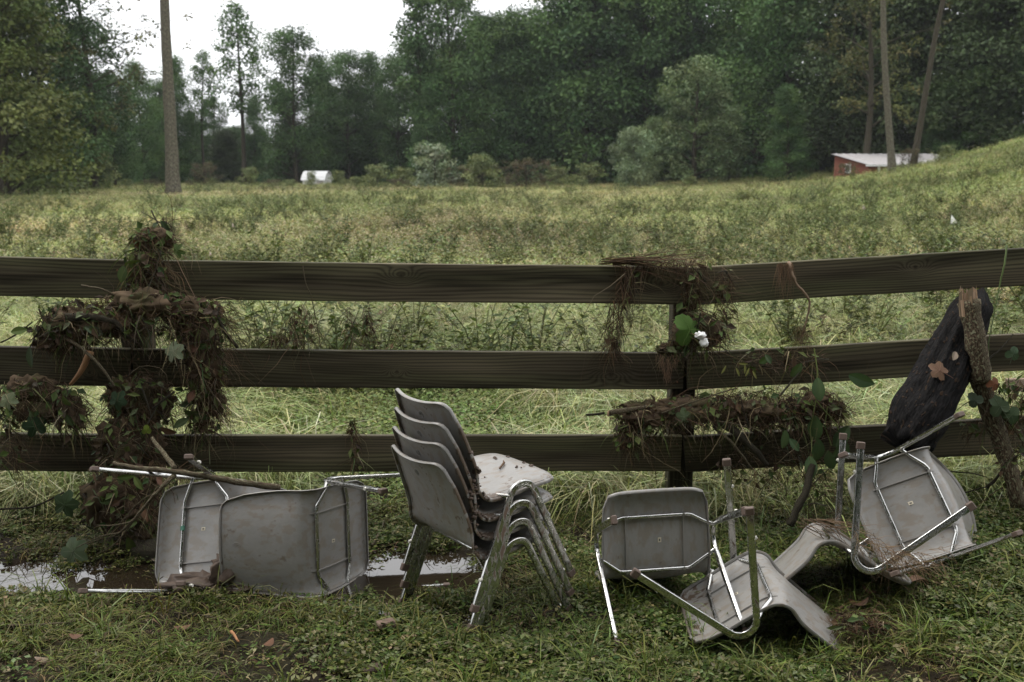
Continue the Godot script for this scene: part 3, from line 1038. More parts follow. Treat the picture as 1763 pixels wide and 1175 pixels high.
# clusters of leaves round the ends of limbs; every crown is many small faces
func tree_kind(h: float, p: Dictionary) -> Dictionary:
	var bark := MB.new()
	var crown := MB.new()
	var lean: Vector3 = p.get("lean", Vector3.ZERO)
	var tr: float = p.get("trunk", .26)
	var trunk := []
	var rad := []
	var wob := Vector3(R(-1, 1), 0, R(-1, 1)) * .02 * h
	for k in 11:
		var t := k / 10.0
		trunk.append(Vector3.UP * (h * .96 * t - .4) + lean * t * h + wob * sin(t * PI * 1.5))
		rad.append(tr * (1.0 - t * .86) * (1.55 if k == 0 else 1.0) + .02)
	tube(bark, trunk, rad, 9, Color.WHITE, .12)
	var c0: float = p.get("from", .12)
	var width: float = p.get("width", .24) * h
	var clusters := []
	var limbs: int = p.get("limbs", 34)
	for k in limbs:
		var t: float = lerpf(c0, .98, pow((k + R(.1, .9)) / limbs, p.get("pack", .9)))
		var f := (t - c0) / (1.0 - c0)
		var prof_w: float
		match p.get("shape", 0):
			0: prof_w = pow(sin(PI * clampf(.10 + f * .86, 0, 1)), .65)             # broad dome
			1: prof_w = pow(sin(PI * clampf(.05 + pow(f, .8) * .93, 0, 1)), .8) * .85
			2: prof_w = 1.0 - pow(f, 1.5) * .80                                       # full to the ground
			_: prof_w = .6 + .4 * sin(f * 9.0)
		var a := k * 2.4 + R(-.5, .5)
		var ln := width * prof_w * R(.55, 1.12)
		var ti := t * 10.0
		var i := mini(int(ti), 9)
		var b: Vector3 = trunk[i].lerp(trunk[i + 1], ti - i)
		b.y -= ln * .25
		var dir := Vector3(cos(a), R(.05, .55) + .5 * f, sin(a)).normalized()
		var e := b + dir * ln
		var mid := b.lerp(e, .55) + Vector3(R(-.1, .1), R(.0, .15), R(-.1, .1)) * ln
		var r0 := maxf(.018, rad[i] * .38)
		tube(bark, [b, mid, e], [r0, r0 * .6, .012], 4, Color.WHITE, 0, false)
		var cr: float = p.get("clump", .085) * h
		clusters.append([e, cr * R(.7, 1.15)])
		clusters.append([mid + rand_dir() * cr * .5, cr * R(.6, 1.0)])
		if ln > cr * 1.6: clusters.append([b.lerp(e, .8) + rand_dir() * cr * .8, cr * R(.5, .95)])
		if p.get("sub", 0) > 0:
			for q in p.sub:
				var s: Vector3 = mid.lerp(e, R(0, 1))
				var e2: Vector3 = s + (dir + rand_dir() * .9).normalized() * ln * R(.25, .5)
				tube(bark, [s, e2], [r0 * .4, .01], 3, Color.WHITE, 0, false)
				clusters.append([e2, cr * R(.45, .8)])
	clusters.append([trunk[10], p.get("clump", .085) * h * .7])
	var size: float = p.get("leaf", .30)
	var cols: Array = p.cols
	var dens: float = p.get("density", 1.0)
	var total := 0
	for cl in clusters:
		var cr: float = cl[1]
		var n := int(dens * 8.0 * pow(cr / size, 2.0)) + 6
		var cc: Color = vary(cols[rng.randi() % cols.size()], .26)
		for k in n:
			var dr := rand_dir()
			var rr := cr * pow(rng.randf(), .45)
			var q: Vector3 = cl[0] + dr * rr * Vector3(1.15, .72, 1.15)
			if q.y < .1: continue
			var out := (dr * .8 + rand_dir() * .8 + Vector3(0, -.25, 0)).normalized()
			var nor := (Vector3.UP * .8 + dr * .5 + rand_dir() * .6).normalized()
			var col := vary(cc, .22)
			var l := size * R(.55, 1.25)
			var sv := out.cross(nor).normalized() * l * R(.28, .46)
			var fold := nor * l * R(-.15, .15)
			var a := crown.vert(q - out * l * .5, col)
			crown.vert(q + sv + fold, col)
			crown.vert(q + out * l * .5, col)
			crown.vert(q - sv * R(.6, 1.0) + fold, col)
			crown.tri(a, a + 1, a + 2)
			crown.tri(a, a + 2, a + 3)
			total += 2
	return {"h": h, "trunk": bark.mesh(p.get("bark", M.bark_dark)), "crown": crown.mesh(M.leaf, false), "n": total}

func plant_tree(kind: int, px: float, d: float, top_py: float, label: String, group: String, wide := 1.0, called := "forest_tree", sink := 0.0) -> Node3D:
	var x := (px - 881.5) / 1714.0 * d * 1.013
	var g := ground_y(x, -d) - sink
	var top := 1.74 + (305.0 - top_py) / 1714.0 * d * 1.02
	var k: Dictionary = tree_kinds[kind]
	var s: float = (top - g) / k.h
	var t := thing(called, label, "shrub" if called != "forest_tree" else "tree", Transform3D(Basis(Vector3.UP, R(0, TAU)).scaled(Vector3(s * wide, s, s * wide)), Vector3(x, g, -d)), group)
	part("trunk" if called == "forest_tree" else "stem", k.trunk, t)
	part("crown" if called == "forest_tree" else "foliage", k.crown, t)
	return t

func build_trees() -> void:
	var DG := [Color(0.050, 0.092, 0.032), Color(0.062, 0.109, 0.038), Color(0.041, 0.077, 0.029), Color(0.073, 0.120, 0.041)]
	var MG := [Color(0.073, 0.130, 0.044), Color(0.088, 0.148, 0.050), Color(0.059, 0.109, 0.038)]
	var YG := [Color(0.095, 0.119, 0.035), Color(0.115, 0.132, 0.041), Color(0.074, 0.100, 0.032)]
	var PG := [Color(.15, .195, .105), Color(.18, .225, .125), Color(.125, .165, .085)]
	var AU := [Color(.085, .092, .032), Color(.10, .095, .034), Color(.062, .078, .030)]
	tree_kinds = [
		tree_kind(18.0, {"cols": DG, "shape": 0, "from": .10, "width": .30, "limbs": 44, "leaf": .25}),                       # 0 dark broad
		tree_kind(20.0, {"cols": MG, "shape": 1, "from": .07, "width": .24, "limbs": 46, "leaf": .26}),                       # 1 tall oval
		tree_kind(19.0, {"cols": MG, "shape": 1, "from": .42, "width": .17, "limbs": 24, "leaf": .30, "clump": .062, "density": .8, "sub": 1}), # 2 bare-stemmed
		tree_kind(17.0, {"cols": DG, "shape": 2, "from": .02, "width": .25, "limbs": 52, "leaf": .25}),                       # 3 leafy to the ground
		tree_kind(16.0, {"cols": AU, "shape": 0, "from": .30, "width": .30, "limbs": 24, "leaf": .22, "clump": .048, "density": .55, "sub": 3}), # 4 open, turning
		tree_kind(7.0, {"cols": PG, "shape": 0, "from": .04, "width": .50, "limbs": 36, "leaf": .20, "clump": .13, "trunk": .12}),                # 5 pale willow-like
		tree_kind(20.0, {"cols": DG, "shape": 1, "from": .30, "width": .10, "limbs": 30, "leaf": .30, "clump": .055, "sub": 1}), # 6 narrow
		tree_kind(16.0, {"cols": YG, "shape": 2, "from": .03, "width": .26, "limbs": 60, "leaf": .24, "clump": .075}),          # 7 near, yellow-green
		tree_kind(12.0, {"cols": [Color(.115, .155, .070), Color(.14, .18, .085), Color(.09, .125, .055)], "shape": 0, "from": .12, "width": .33, "limbs": 40, "leaf": .26, "clump": .085}),    # 8 lighter front tree
		tree_kind(2.6, {"cols": [Color(.14, .17, .07), Color(.18, .205, .09), Color(.11, .135, .055)], "shape": 0, "from": .02, "width": .50, "limbs": 20, "leaf": .13, "clump": .16, "trunk": .03}),  # 9 shrub
		tree_kind(2.6, {"cols": [Color(.10, .075, .045), Color(.075, .06, .036), Color(.085, .09, .045)], "shape": 0, "from": .02, "width": .62, "limbs": 24, "leaf": .09, "clump": .12, "trunk": .03, "density": .5, "sub": 3}), # 10 brown brush
		tree_kind(2.6, {"cols": [Color(.19, .23, .15), Color(.24, .28, .19), Color(.15, .19, .11)], "shape": 0, "from": .02, "width": .42, "limbs": 20, "leaf": .13, "clump": .15, "trunk": .03}),   # 11 silver shrub
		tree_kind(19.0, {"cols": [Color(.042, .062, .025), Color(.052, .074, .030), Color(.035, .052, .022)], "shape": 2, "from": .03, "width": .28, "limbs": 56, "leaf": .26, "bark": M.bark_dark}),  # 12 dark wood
	]
	var tot := 0
	for k in tree_kinds: tot += k.n
	print("tree triangles ", tot)
	var gE := "trees of the wood beyond the pasture"
	var base_label := ["dark broad-crowned tree in the wood across the pasture", "tall oval green tree in the wood across the pasture", "bare-stemmed tree with a high thin crown in the wood", "dark tree leafed to the ground at the wood edge", "open-branched tree with sparse leaves", "pale willow-like tree", "narrow dark tree rising above the wood", "yellow-green tree leafed to the ground at the near wood edge", "lighter green tree in front of the dark wood", "", "", "", "very dark dense tree deep in the wood behind the shed"]
	# [kind, px, distance, top px, width, own label]
	var L := [
		[7, 28, 46, -150, 1.1, "yellow-green tree leafed to the ground, nearest the bare tall trunk's left"],
		[7, -75, 50, -190, 1.2, ""], [0, 95, 60, -120, 1.0, ""], [12, 40, 62, -160, 1.0, ""], [4, 178, 62, -70, 1.15, "open-branched tree with sparse leaves against the white sky"],
		[0, 150, 72, 40, 1.0, ""], [3, 95, 58, 180, 1.0, ""], [0, 215, 74, 125, .9, ""], [1, 262, 84, 112, .9, ""], [0, 300, 90, 140, .9, ""], [1, 325, 92, 104, .75, ""],
		[2, 368, 92, 92, .8, "thin-crowned small tree beside the tallest slim tree"], [2, 432, 90, 16, 1.0, "tallest slim tree with a bare pale stem against the sky"], [0, 385, 100, 170, .8, ""], [3, 452, 100, 165, .8, ""],
		[0, 520, 88, 54, .95, "round-headed dark tree standing above the white shed"], [1, 566, 96, 104, .9, ""], [0, 610, 94, 92, .9, ""], [1, 652, 96, 96, .9, ""], [0, 694, 92, 100, .85, ""],
		[6, 727, 86, -40, 1.1, "narrow ragged tree, broken-topped, standing above its neighbours"], [1, 778, 86, -60, .9, ""], [3, 742, 84, 150, .9, ""], [0, 836, 90, 30, .9, ""], [3, 884, 88, 22, 1.0, ""], [1, 925, 94, 30, .9, ""],
		[1, 968, 88, -80, 1.0, ""], [3, 1012, 86, -90, 1.1, ""], [0, 1058, 92, -60, 1.0, ""], [1, 1098, 88, -110, 1.0, ""], [3, 1142, 92, -70, 1.1, ""], [0, 1190, 90, -140, 1.0, ""], [1, 1245, 86, -120, 1.0, ""],
		[8, 1188, 70, 108, 1.0, "lighter green broad tree standing forward of the dark wood"], [8, 1120, 74, 205, .8, ""], [5, 1085, 68, 222, 1.0, "pale rounded willow-like tree at the field edge"], [8, 1245, 72, 190, .8, ""],
		[3, 1296, 80, -110, 1.1, ""], [1, 1345, 74, -150, 1.0, ""], [3, 1340, 64, 150, 1.0, "dark leafy tree beside the red shed's end wall"], [0, 1398, 76, -130, 1.0, ""], [12, 1440, 70, -160, 1.0, ""], [4, 1470, 58, -60, 1.0, "open tree with yellowing leaves above the red shed"],
		[12, 1500, 72, -150, 1.0, ""], [12, 1560, 68, -170, 1.1, ""], [12, 1625, 66, -180, 1.1, ""], [12, 1690, 62, -190, 1.1, ""], [12, 1750, 60, -200, 1.1, ""], [12, 1830, 58, -200, 1.2, ""], [3, 1660, 60, 120, 1.1, ""], [3, 1735, 58, 90, 1.1, ""], [3, 1600, 62, 150, 1.0, ""],
		[12, 1530, 80, 40, 1.2, ""], [12, 1650, 80, 0, 1.2, ""], [12, 1420, 84, 60, 1.2, ""], [12, 1290, 94, 60, 1.2, ""],
	]
	for a in L:
		var lab: String = a[5]
		plant_tree(a[0], a[1], a[2], a[3], lab if lab else base_label[a[0]], "" if lab else gE, a[4])
	# the second rank closes the gaps low down
	var x := 150.0
	while x < 1300.0:
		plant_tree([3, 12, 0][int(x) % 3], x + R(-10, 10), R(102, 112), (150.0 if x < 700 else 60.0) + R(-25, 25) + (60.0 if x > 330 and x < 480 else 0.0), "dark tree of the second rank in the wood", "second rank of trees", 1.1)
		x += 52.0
	# brush and saplings on the floor of the wood, one dark mass
	var th := stuff_root("woodland_thicket", "dark undergrowth on the floor of the wood beyond the pasture", "undergrowth")
	var xf := []
	var cl := []
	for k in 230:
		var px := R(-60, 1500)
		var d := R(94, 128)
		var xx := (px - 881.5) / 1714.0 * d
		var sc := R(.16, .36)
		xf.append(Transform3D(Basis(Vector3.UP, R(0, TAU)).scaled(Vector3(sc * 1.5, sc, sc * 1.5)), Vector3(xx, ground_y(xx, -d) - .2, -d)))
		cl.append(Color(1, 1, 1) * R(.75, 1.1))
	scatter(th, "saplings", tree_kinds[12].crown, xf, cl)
	# shrubs and brush along the field edge
	var sh := [[9, 185, 62, 268, 1.0, "leafy shrub alone before the dark wood, left of the bare trunk"], [10, 365, 74, 290, 1.0, "small brown-tinged shrub beside the bare tall trunk"], [9, 440, 76, 298, 1.0, "low green shrub between the bare trunk and the white shed"], [9, 655, 70, 292, 1.2, "green shrub in the row beside the silver one"], [9, 700, 74, 298, 1.3, "spreading green shrub beside the silver one"],
		[11, 752, 68, 252, 1.0, "silvery grey-leaved shrub at the field edge"], [9, 832, 68, 274, 1.15, "bushy green shrub between the silver shrub and the brush pile"], [10, 905, 68, 284, 1.5, "brown heap of flood-killed brush at the field edge"], [10, 800, 72, 296, 1.5, "low brown brush between the shrubs"], [9, 590, 80, 304, 1.0, "low shrub beside the white shed"],
		[9, 545, 74, 305, .7, "small green shrub in front of the white shed"], [10, 60, 60, 308, 1.6, "low brown brush under the yellow-green tree"], [10, 130, 64, 306, 1.7, "low brown brush before the dark wood"], [9, 960, 74, 296, 1.3, "low dark shrub beside the brush heap"], [9, 1010, 76, 290, 1.3, "low shrub beside the pale willow-like tree"], [10, 1440, 50, 292, 1.0, "low weedy shrub before the red shed wall"], [9, 1610, 47, 262, 1.2, "weedy shrub on the bank beside the shed roof"], [10, 1545, 47, 268, .8, "thin brown shrub at the foot of the twin trunks"]]
	for px in [235.0, 275.0, 480.0, 508.0, 622.0, 690.0, 870.0, 945.0, 1000.0, 20.0, 1180.0, 1300.0]:
		plant_tree([10, 9, 10][int(px) % 3], px, R(64, 76), R(300, 308), "low ragged brush in the row along the field edge", "brush along the field edge", R(1.2, 1.8), "field_shrub", .1)
	for a in sh: plant_tree(a[0], a[1], a[2], a[3] - 13, a[5], "", a[4], "field_shrub", .1)
	# trees behind the photographer, seen only dark in the chrome
	for k in 12:
		var xx := -16.5 + k * 3.0 + R(-.6, .6)
		var zz := R(5.8, 8.0)
		var s := R(.65, .9)
		var t := thing("forest_tree", "broad tree in the row on the near side of the fence", "tree", Transform3D(Basis(Vector3.UP, R(0, TAU)).scaled(Vector3(s, s, s)), Vector3(xx, 0, zz)), "trees on the near side")
		var kk: Dictionary = tree_kinds[[3, 12, 3][k % 3]]
		part("trunk", kk.trunk, t)
		part("crown", kk.crown, t)
	tall_trunk("tall bare-trunked tree standing alone in the pasture", 311, 337, 49.0, Vector3(.016, 0, 0), .33, M.bark, 13.0)
	tall_trunk("pale leaning trunk before the red shed roof, the straighter of two", 1521, 292, 47.0, Vector3(-.12, 0, 0), .17, M.bark, 10.5)
	tall_trunk("dark-streaked trunk before the red shed roof, leaning away from its pair", 1551, 286, 47.5, Vector3(.13, 0, 0), .15, M.bark_dark, 10.5)
	tall_trunk("slim bare grey snag in front of the dark wood", 1262, 300, 80.0, Vector3(.02, 0, 0), .13, M.bark_dark, 0.0, 9.5)

func tall_trunk(label: String, px: float, py: float, d: float, lean: Vector3, r: float, m: Material, crown_from: float, top := 19.0) -> void:
	var x := (px - 881.5) / 1714.0 * d * 1.013
	var g := ground_y(x, -d)
	var t := thing("tall_tree", label, "tree", Transform3D(Basis(), Vector3(x, g, -d)))
	var mb := MB.new()
	var pts := []
	var rr := []
	var ph := R(0, 6)
	for k in 25:
		var f := k / 24.0
		pts.append(Vector3(0, -.4 + (top + .4) * f, 0) + lean * top * f + Vector3(sin(f * 7.0 + ph), 0, cos(f * 6.0 + ph)) * (.14 if r > .3 else .30) * f)
		rr.append(r * (1.0 - .72 * f) * (1.0 + .75 * exp(-f * 34.0)))
	tube(mb, pts, rr, 14, Color.WHITE, .13)
	part("trunk", mb.mesh(m), t)
	if crown_from <= 0.0:
		for q in [[.62, Vector3(1.6, 1.6, .3)], [.8, Vector3(1.9, .9, .2)], [.74, Vector3(-1.1, 1.2, .5)]]:
			var b: Vector3 = pts[int(q[0] * 24)]
			var bm := MB.new()
			tube(bm, [b, b + q[1] * .5 + Vector3(0, .15, 0), b + q[1]], [.06, .04, .02], 6, Color.WHITE)
			part("limb", bm.mesh(m), t)
		return
	var cm := MB.new()
	for k in 26:
		var lm := MB.new()
		var f := R(crown_from / top, 1.0)
		var b: Vector3 = pts[int(f * 24)]
		var a := R(0, TAU)
		var e := b + Vector3(cos(a), R(.1, .8), sin(a)) * R(1.2, 3.2)
		tube(lm, [b, b.lerp(e, .5) + Vector3(0, .2, 0), e], [.07, .05, .02], 4, Color.WHITE, 0, false)
		part("limb", lm.mesh(m), t)
		for q in 46:
			var dr := rand_dir()
			leaf_card(cm, e + dr * R(.2, 1.0), rand_dir(), rand_dir(), R(.18, .34), .16, vary(Color(.055, .075, .028), .3))
	part("crown", cm.mesh(M.leaf, false), t)

# ------------------------------------------------------------------ sheds
func build_sheds() -> void:
	var t := thing("red_shed", "low red board shed with a pale tin roof behind the grass bank", "shed", Transform3D(Basis(), Vector3(18.4, .95, -52.0)))
	var w := 5.4
	var dp := 5.6
	# boards of the end wall, one by one
	for k in 14:
		var z0 := -dp * k / 14.0
		var z1 := -dp * (k + 1) / 14.0 + .025
		var ht := 1.42 + .62 * (k + .5) / 14.0
		part("wall_board", box_mesh(Vector3(-.03, -.4, z1), Vector3(.0 + .008 * (k % 2), ht, z0), .006, M.red_paint), t)
	part("front_wall", box_mesh(Vector3(0.02, -.4, -.12), Vector3(.95, 1.36, -.04), .006, M.red_paint), t)
	part("back_wall", box_mesh(Vector3(0.02, -.4, -dp + .02), Vector3(w, 1.95, -dp + .1), .006, M.red_paint), t)
	part("end_wall", box_mesh(Vector3(w - .06, -.4, -dp + .12), Vector3(w, 1.42, -.02), .006, M.red_paint), t)
	for k in 4: part("post", box_mesh(Vector3(.45 + k * 1.6, -.4, -.12), Vector3(.57 + k * 1.6, 1.36, 0), .006, M.white_paint), t)
	var slope := Basis(Vector3.RIGHT, atan(.62 / dp))
	for k in 7:
		var mb := MB.new()
		var ww := (w + .5) / 7.0
		var prev := -1
		for i in 9:
			var xx := ww * i / 8.0
			var yy := .018 * sin(i * PI)  + (.03 if i % 4 == 0 else 0.0)
			var f := mb.v.size()
			mb.vert(Vector3(xx, yy, .25), Color.WHITE, Vector2(xx, 0)); mb.vert(Vector3(xx, yy, -dp - .4), Color.WHITE, Vector2(xx, 3))
			mb.vert(Vector3(xx, yy - .02, .25), Color.WHITE, Vector2(xx, 0)); mb.vert(Vector3(xx, yy - .02, -dp - .4), Color.WHITE, Vector2(xx, 3))
			if prev >= 0:
				mb.quad(prev, f, f + 1, prev + 1); mb.quad(prev + 2, prev + 3, f + 3, f + 2); mb.quad(prev + 2, f + 2, f, prev)
			prev = f
		part("roof_sheet", mb.mesh(M.tin, false), t, Transform3D(slope, Vector3(-.25 + ww * k, 1.44 + .004 * (k % 2), 0)))
	var wi := part("window", box_mesh(Vector3(-.07, 1.0, -3.6), Vector3(-.034, 1.5, -2.7), .01, M.white_paint), t)
	part("pane", box_mesh(Vector3(-.080, 1.07, -3.5), Vector3(-.072, 1.43, -2.8), .002, M.glass), wi)
	part("fascia", box_mesh(Vector3(-.26, 1.33, .20), Vector3(w + .3, 1.42, .235), .006, M.white_paint), t)
	# small white shed
	var x := (548 - 881.5) / 1714.0 * 84.0 * 1.013
	var g := ground_y(x, -84.0)
	var s := thing("white_shed", "small white arched-roof shed at the edge of the wood", "shed", Transform3D(Basis(Vector3.UP, -.25).scaled(Vector3(.88, .92, .88)), Vector3(x, g, -84.0)))
	part("wall", box_mesh(Vector3(-1.12, -.2, -1.6), Vector3(1.12, .95, 0), .02, M.white_paint), s)
	var mb := MB.new()
	var prev := -1
	for i in 9:
		var a := i / 8.0
		var q := Vector2(lerpf(.16, -1.76, a), 1.0 - .22 * pow(absf(a * 2 - 1), 2.2) * 1.6 + .45 * (1.0 - pow(absf(a * 2.0 - 1.0), 2.0)))
		var f := mb.v.size()
		for e in [[-1.24, 0.0], [1.24, 0.0], [1.24, -.05], [-1.24, -.05]]: mb.vert(Vector3(e[0], q.y + e[1], q.x), Color.WHITE)
		if prev >= 0:
			for j in 4: mb.quad(prev + j, prev + (j + 1) % 4, f + (j + 1) % 4, f + j)
		prev = f
	part("roof", mb.mesh(M.white_paint, false), s)
	for e in [-1.128, 1.128]:
		var gm := MB.new()
		var c0 := gm.vert(Vector3(e, .9, -.8))
		for i in 9:
			var a := i / 8.0
			gm.vert(Vector3(e, .95 + .33 * (1.0 - pow(absf(a * 2.0 - 1.0), 2.0)), lerpf(0, -1.6, a)))
		for i in 8: gm.tri(c0, c0 + i + 1, c0 + i + 2)
		part("gable", gm.mesh(M.white_paint, false), s)
	part("door", box_mesh(Vector3(.35, -.1, .004), Vector3(1.0, .85, .03), .006, M.tin), s)

# ------------------------------------------------------------------ flood debris
var BR := [Color(.072, .046, .028), Color(.10, .066, .040), Color(.050, .034, .022), Color(.135, .095, .060), Color(.085, .050, .028)]
var DK := [Color(.032, .023, .015), Color(.045, .031, .020), Color(.060, .040, .026)]
var ST := [Color(.20, .165, .095), Color(.155, .125, .070), Color(.24, .20, .125)]
var GR := [Color(.060, .090, .026), Color(.085, .115, .035), Color(.042, .065, .024), Color(.11, .13, .045)]

func strand(mb: MB, p: Vector3, dir: Vector3, l: float, r: float, curl: float, sag: float, col: Color, seg := 6) -> void:
	var pts := [p]
	var rr := [r]
	for k in seg:
		dir = (dir + rand_dir() * curl + Vector3(0, -sag, 0)).normalized()
		p += dir * l / seg
		pts.append(p)
		rr.append(r * (1.0 - .75 * (k + 1) / seg))
	tube(mb, pts, rr, 3, col, 0, false)

# a tangle matted over ellipsoids [centre, radii, share]
func tangle(parent: Node, vols: Array, n_strands: int, n_leaf: int, n_grass: int, o := {}) -> void:
	var mb := MB.new()
	var lm := MB.new()
	var gm := MB.new()
	var tot := 0.0
	for v in vols: tot += v[2]
	for v in vols:
		var c: Vector3 = v[0]
		var r: Vector3 = v[1]
		var share: float = v[2] / tot
		for k in int(n_strands * share):
			var d := rand_dir()
			var p := c + d * r * pow(rng.randf(), .25)
			var col: Color = (BR + ST if rng.randf() < .28 else DK + BR)[rng.randi() % 8]
			var tang := rand_dir()
			tang -= d * tang.dot(d)
			var dir: Vector3 = (tang * Vector3(1.0, .8, .6) + o.get("flow", Vector3(.1, -.35, .0))).normalized()
			var l := R(.03, .11)
			if rng.randf() < .12: l = R(.14, .34)
			strand(mb, p, dir, l * o.get("len", 1.0), R(.0006, .0018) * (2.2 if rng.randf() < .08 else 1.0), .5, o.get("sag", .22), vary(col, .3), 5)
		for k in int(n_grass * share):
			var d := rand_dir()
			d.z = absf(d.z)
			var p := c + d * r * R(.7, 1.0)
			var a := R(0, TAU)
			var col: Color = (GR + ST + DK)[rng.randi() % 10]
			var dir := (Vector3(cos(a), R(-1.4, .2), sin(a) * .5 + .2)).normalized()
			ribbon(gm, p, dir, R(.05, .20), R(.003, .008), vary(col, .3))
		for k in int(n_leaf * share):
			var d := rand_dir()
			d.z = absf(d.z)
			var p := c + d * r * R(.8, 1.05)
			var col: Color = (GR + [Color(.055, .036, .022), Color(.085, .056, .034), Color(.040, .030, .020), Color(.10, .12, .06)])[rng.randi() % 8]
			leaf_card(lm, p, (rand_dir() + Vector3(0, -.6, .1)).normalized(), (d + Vector3(0, .3, .6) + rand_dir() * .5).normalized(), R(.02, .065), R(.012, .036), vary(col, .3))
	tag(part("root_tangle", mb.mesh(M.straw), parent), "", "", "", "stuff")
	if n_grass: tag(part("grass_strands", gm.mesh(M.blade, false), parent), "", "", "", "stuff")
	if n_leaf: tag(part("small_leaves", lm.mesh(M.leaf, false), parent), "", "", "", "stuff")

# the matted body of a heap: lumpy, clotted silt and fibre; and loose twigs stuck in it
func matted(parent: Node, vols: Array, skip: Array, lo: float, hi: float, twigs: int) -> void:
	var core := MB.new()
	for k in vols.size():
		if k in skip: continue
		var v: Array = vols[k]
		for q in 3:
			var c: Vector3 = v[0] + rand_dir() * v[1] * .42
			var r: Vector3 = v[1] * R(lo, hi)
			var first := core.v.size()
			blob(core, c, r, 16, 0.0)
			var tint := R(.7, 1.3)
			for i in range(first, core.v.size()):
				var p := core.v[i]
				var a := n1.get_noise_3dv(p * 700.0)
				var b := n2.get_noise_3dv(Vector3(p.x * 1400.0, p.y * 2200.0, p.z * 1400.0))
				core.v[i] = c + (p - c) * (1.0 + .42 * a + .40 * b)
				var m := clampf(.5 + a + .7 * b, 0.0, 1.0)
				var col := Color(.050, .037, .025).lerp(Color(.100, .072, .048), m).lerp(Color(.062, .066, .030), clampf(n1.get_noise_3dv(p * 300.0 + Vector3(9, 9, 9)) * 1.6, 0.0, .7))
				core.c[i] = Color(col.r * tint, col.g * tint, col.b * tint)
	tag(part("matted_silt", core.mesh(M.core), parent), "", "", "", "stuff")
	for k in twigs:
		var v: Array = vols[rng.randi() % vols.size()]
		var p: Vector3 = v[0] + Vector3(R(-.9, .9) * v[1].x, R(-.8, .8) * v[1].y, v[1].z * R(.6, 1.05))
		var d := Vector3(R(-1, 1), R(-.7, .7), R(-.25, .35)).normalized()
		var l := R(.06, .20)
		part("twig", twig_mesh([p - d * l * .5, p + rand_dir() * .012, p + d * l * .5 + Vector3(0, -.01, 0)], R(.002, .0055), .0015, [M.branch, M.bark_dark, M.bark][k % 3], 5), parent)

func ribbon(mb: MB, p: Vector3, dir: Vector3, l: float, w: float, col: Color) -> void:
	var side := dir.cross(rand_dir()).normalized() * w * .5
	var last := -1
	for k in 5:
		var f := k / 4.0
		var i := mb.vert(p - side * (1.0 - f * .85), col)
		mb.vert(p + side * (1.0 - f * .85), col)
		if last >= 0: mb.quad(last, last + 1, i + 1, i)
		last = i
		dir = (dir + rand_dir() * .25 + Vector3(0, -.25, 0)).normalized()
		p += dir * l / 4.0

# a broad lobed leaf, cupped, with its own outline
func lobed_leaf(size: float, lobes: int, col: Color, cup := .18) -> ArrayMesh:
	var mb := MB.new()
	var c := mb.vert(Vector3.ZERO, col)
	var n := 36
	for k in n:
		var a := TAU * k / n
		var f := .60 + .40 * pow(absf(cos(lobes * .5 * (a - PI / 2))), .8) + .05 * cos(15.0 * a)
		f *= 1.0 - .45 * exp(-pow(wrapf(a + PI / 2, -PI, PI) / .35, 2.0))
		var q := Vector2(cos(a) * .92, sin(a)) * size * f * .5
		mb.vert(Vector3(q.x, q.y, -cup * q.length_squared() / size * 4.0 + .03 * size * sin(a * 3.0)), vary(col, .06))
	for k in n: mb.tri(c, c + 1 + k, c + 1 + (k + 1) % n)
	# veins stand a little proud
	var vein := Color(col.r * 1.5, col.g * 1.35, col.b * 1.5)
	for k in lobes:
		var a := PI / 2 + TAU * k / lobes
		if absf(wrapf(a + PI / 2, -PI, PI)) < .4: continue
		tube(mb, [Vector3(0, 0, .001), Vector3(cos(a) * .92, sin(a), 0) * size * .24 + Vector3(0, 0, -cup * size * .22 * .25 + .001 + .03 * size), Vector3(cos(a) * .92, sin(a), 0) * size * .44 + Vector3(0, 0, -cup * size * .19 * 4 * .25)], [size * .009, size * .007, size * .003], 4, vein, 0, false)
	tube(mb, [Vector3.ZERO, Vector3(.02 * size, -size * .35, .03 * size), Vector3(.06 * size, -size * .7, .0)], [size * .010, size * .010, size * .008], 4, vein, 0, false)
	return mb.mesh(M.leaf, true)

func oval_leaf(l: float, w: float, col: Color, curl := .25) -> ArrayMesh:
	var mb := MB.new()
	var last := -1
	var vein := Color(col.r * 1.35, col.g * 1.25, col.b * 1.3)
	for k in 9:
		var f := k / 8.0
		var ww := w * .5 * pow(sin(PI * clampf(.04 + f * .95, 0, 1)), .8) + .0005
		var y := -l * f
		var z := curl * l * (sin(f * 2.2) * .35)
		var i := mb.vert(Vector3(-ww, y, z + ww * .35), vary(col, .05))
		mb.vert(Vector3(-ww * .06, y, z), vein); mb.vert(Vector3(ww * .06, y, z), vein)
		mb.vert(Vector3(ww, y, z + ww * .35), vary(col, .05))
		if last >= 0:
			for q in 3: mb.quad(last + q, i + q, i + q + 1, last + q + 1)
		last = i
	return mb.mesh(M.leaf, true)

func face(p: Vector3, roll: float, pitch := 0.0, yaw := 0.0) -> Transform3D:
	return Transform3D(Basis(Vector3.UP, yaw) * Basis(Vector3.RIGHT, pitch) * Basis(Vector3(0, 0, 1), roll), p)

func twig_mesh(pts: Array, r0: float, r1: float, m: Material, sides := 8) -> ArrayMesh:
	var mb := MB.new()
	var path := []
	var rr := []
	var n := pts.size()
	for k in (n - 1) * 4 + 1:
		var f := k / 4.0
		var i := mini(int(f), n - 2)
		var q: Vector3 = (pts[i] as Vector3).cubic_interpolate(pts[i + 1], pts[maxi(i - 1, 0)], pts[mini(i + 2, n - 1)], f - i)
		path.append(q + (rand_dir() * minf(r0 * .25, .004) if k > 0 else Vector3.ZERO))
		rr.append(lerpf(r0, r1, f / (n - 1)) * R(.93, 1.07))
	tube(mb, path, rr, sides, Color.WHITE, .12)
	return mb.mesh(m)

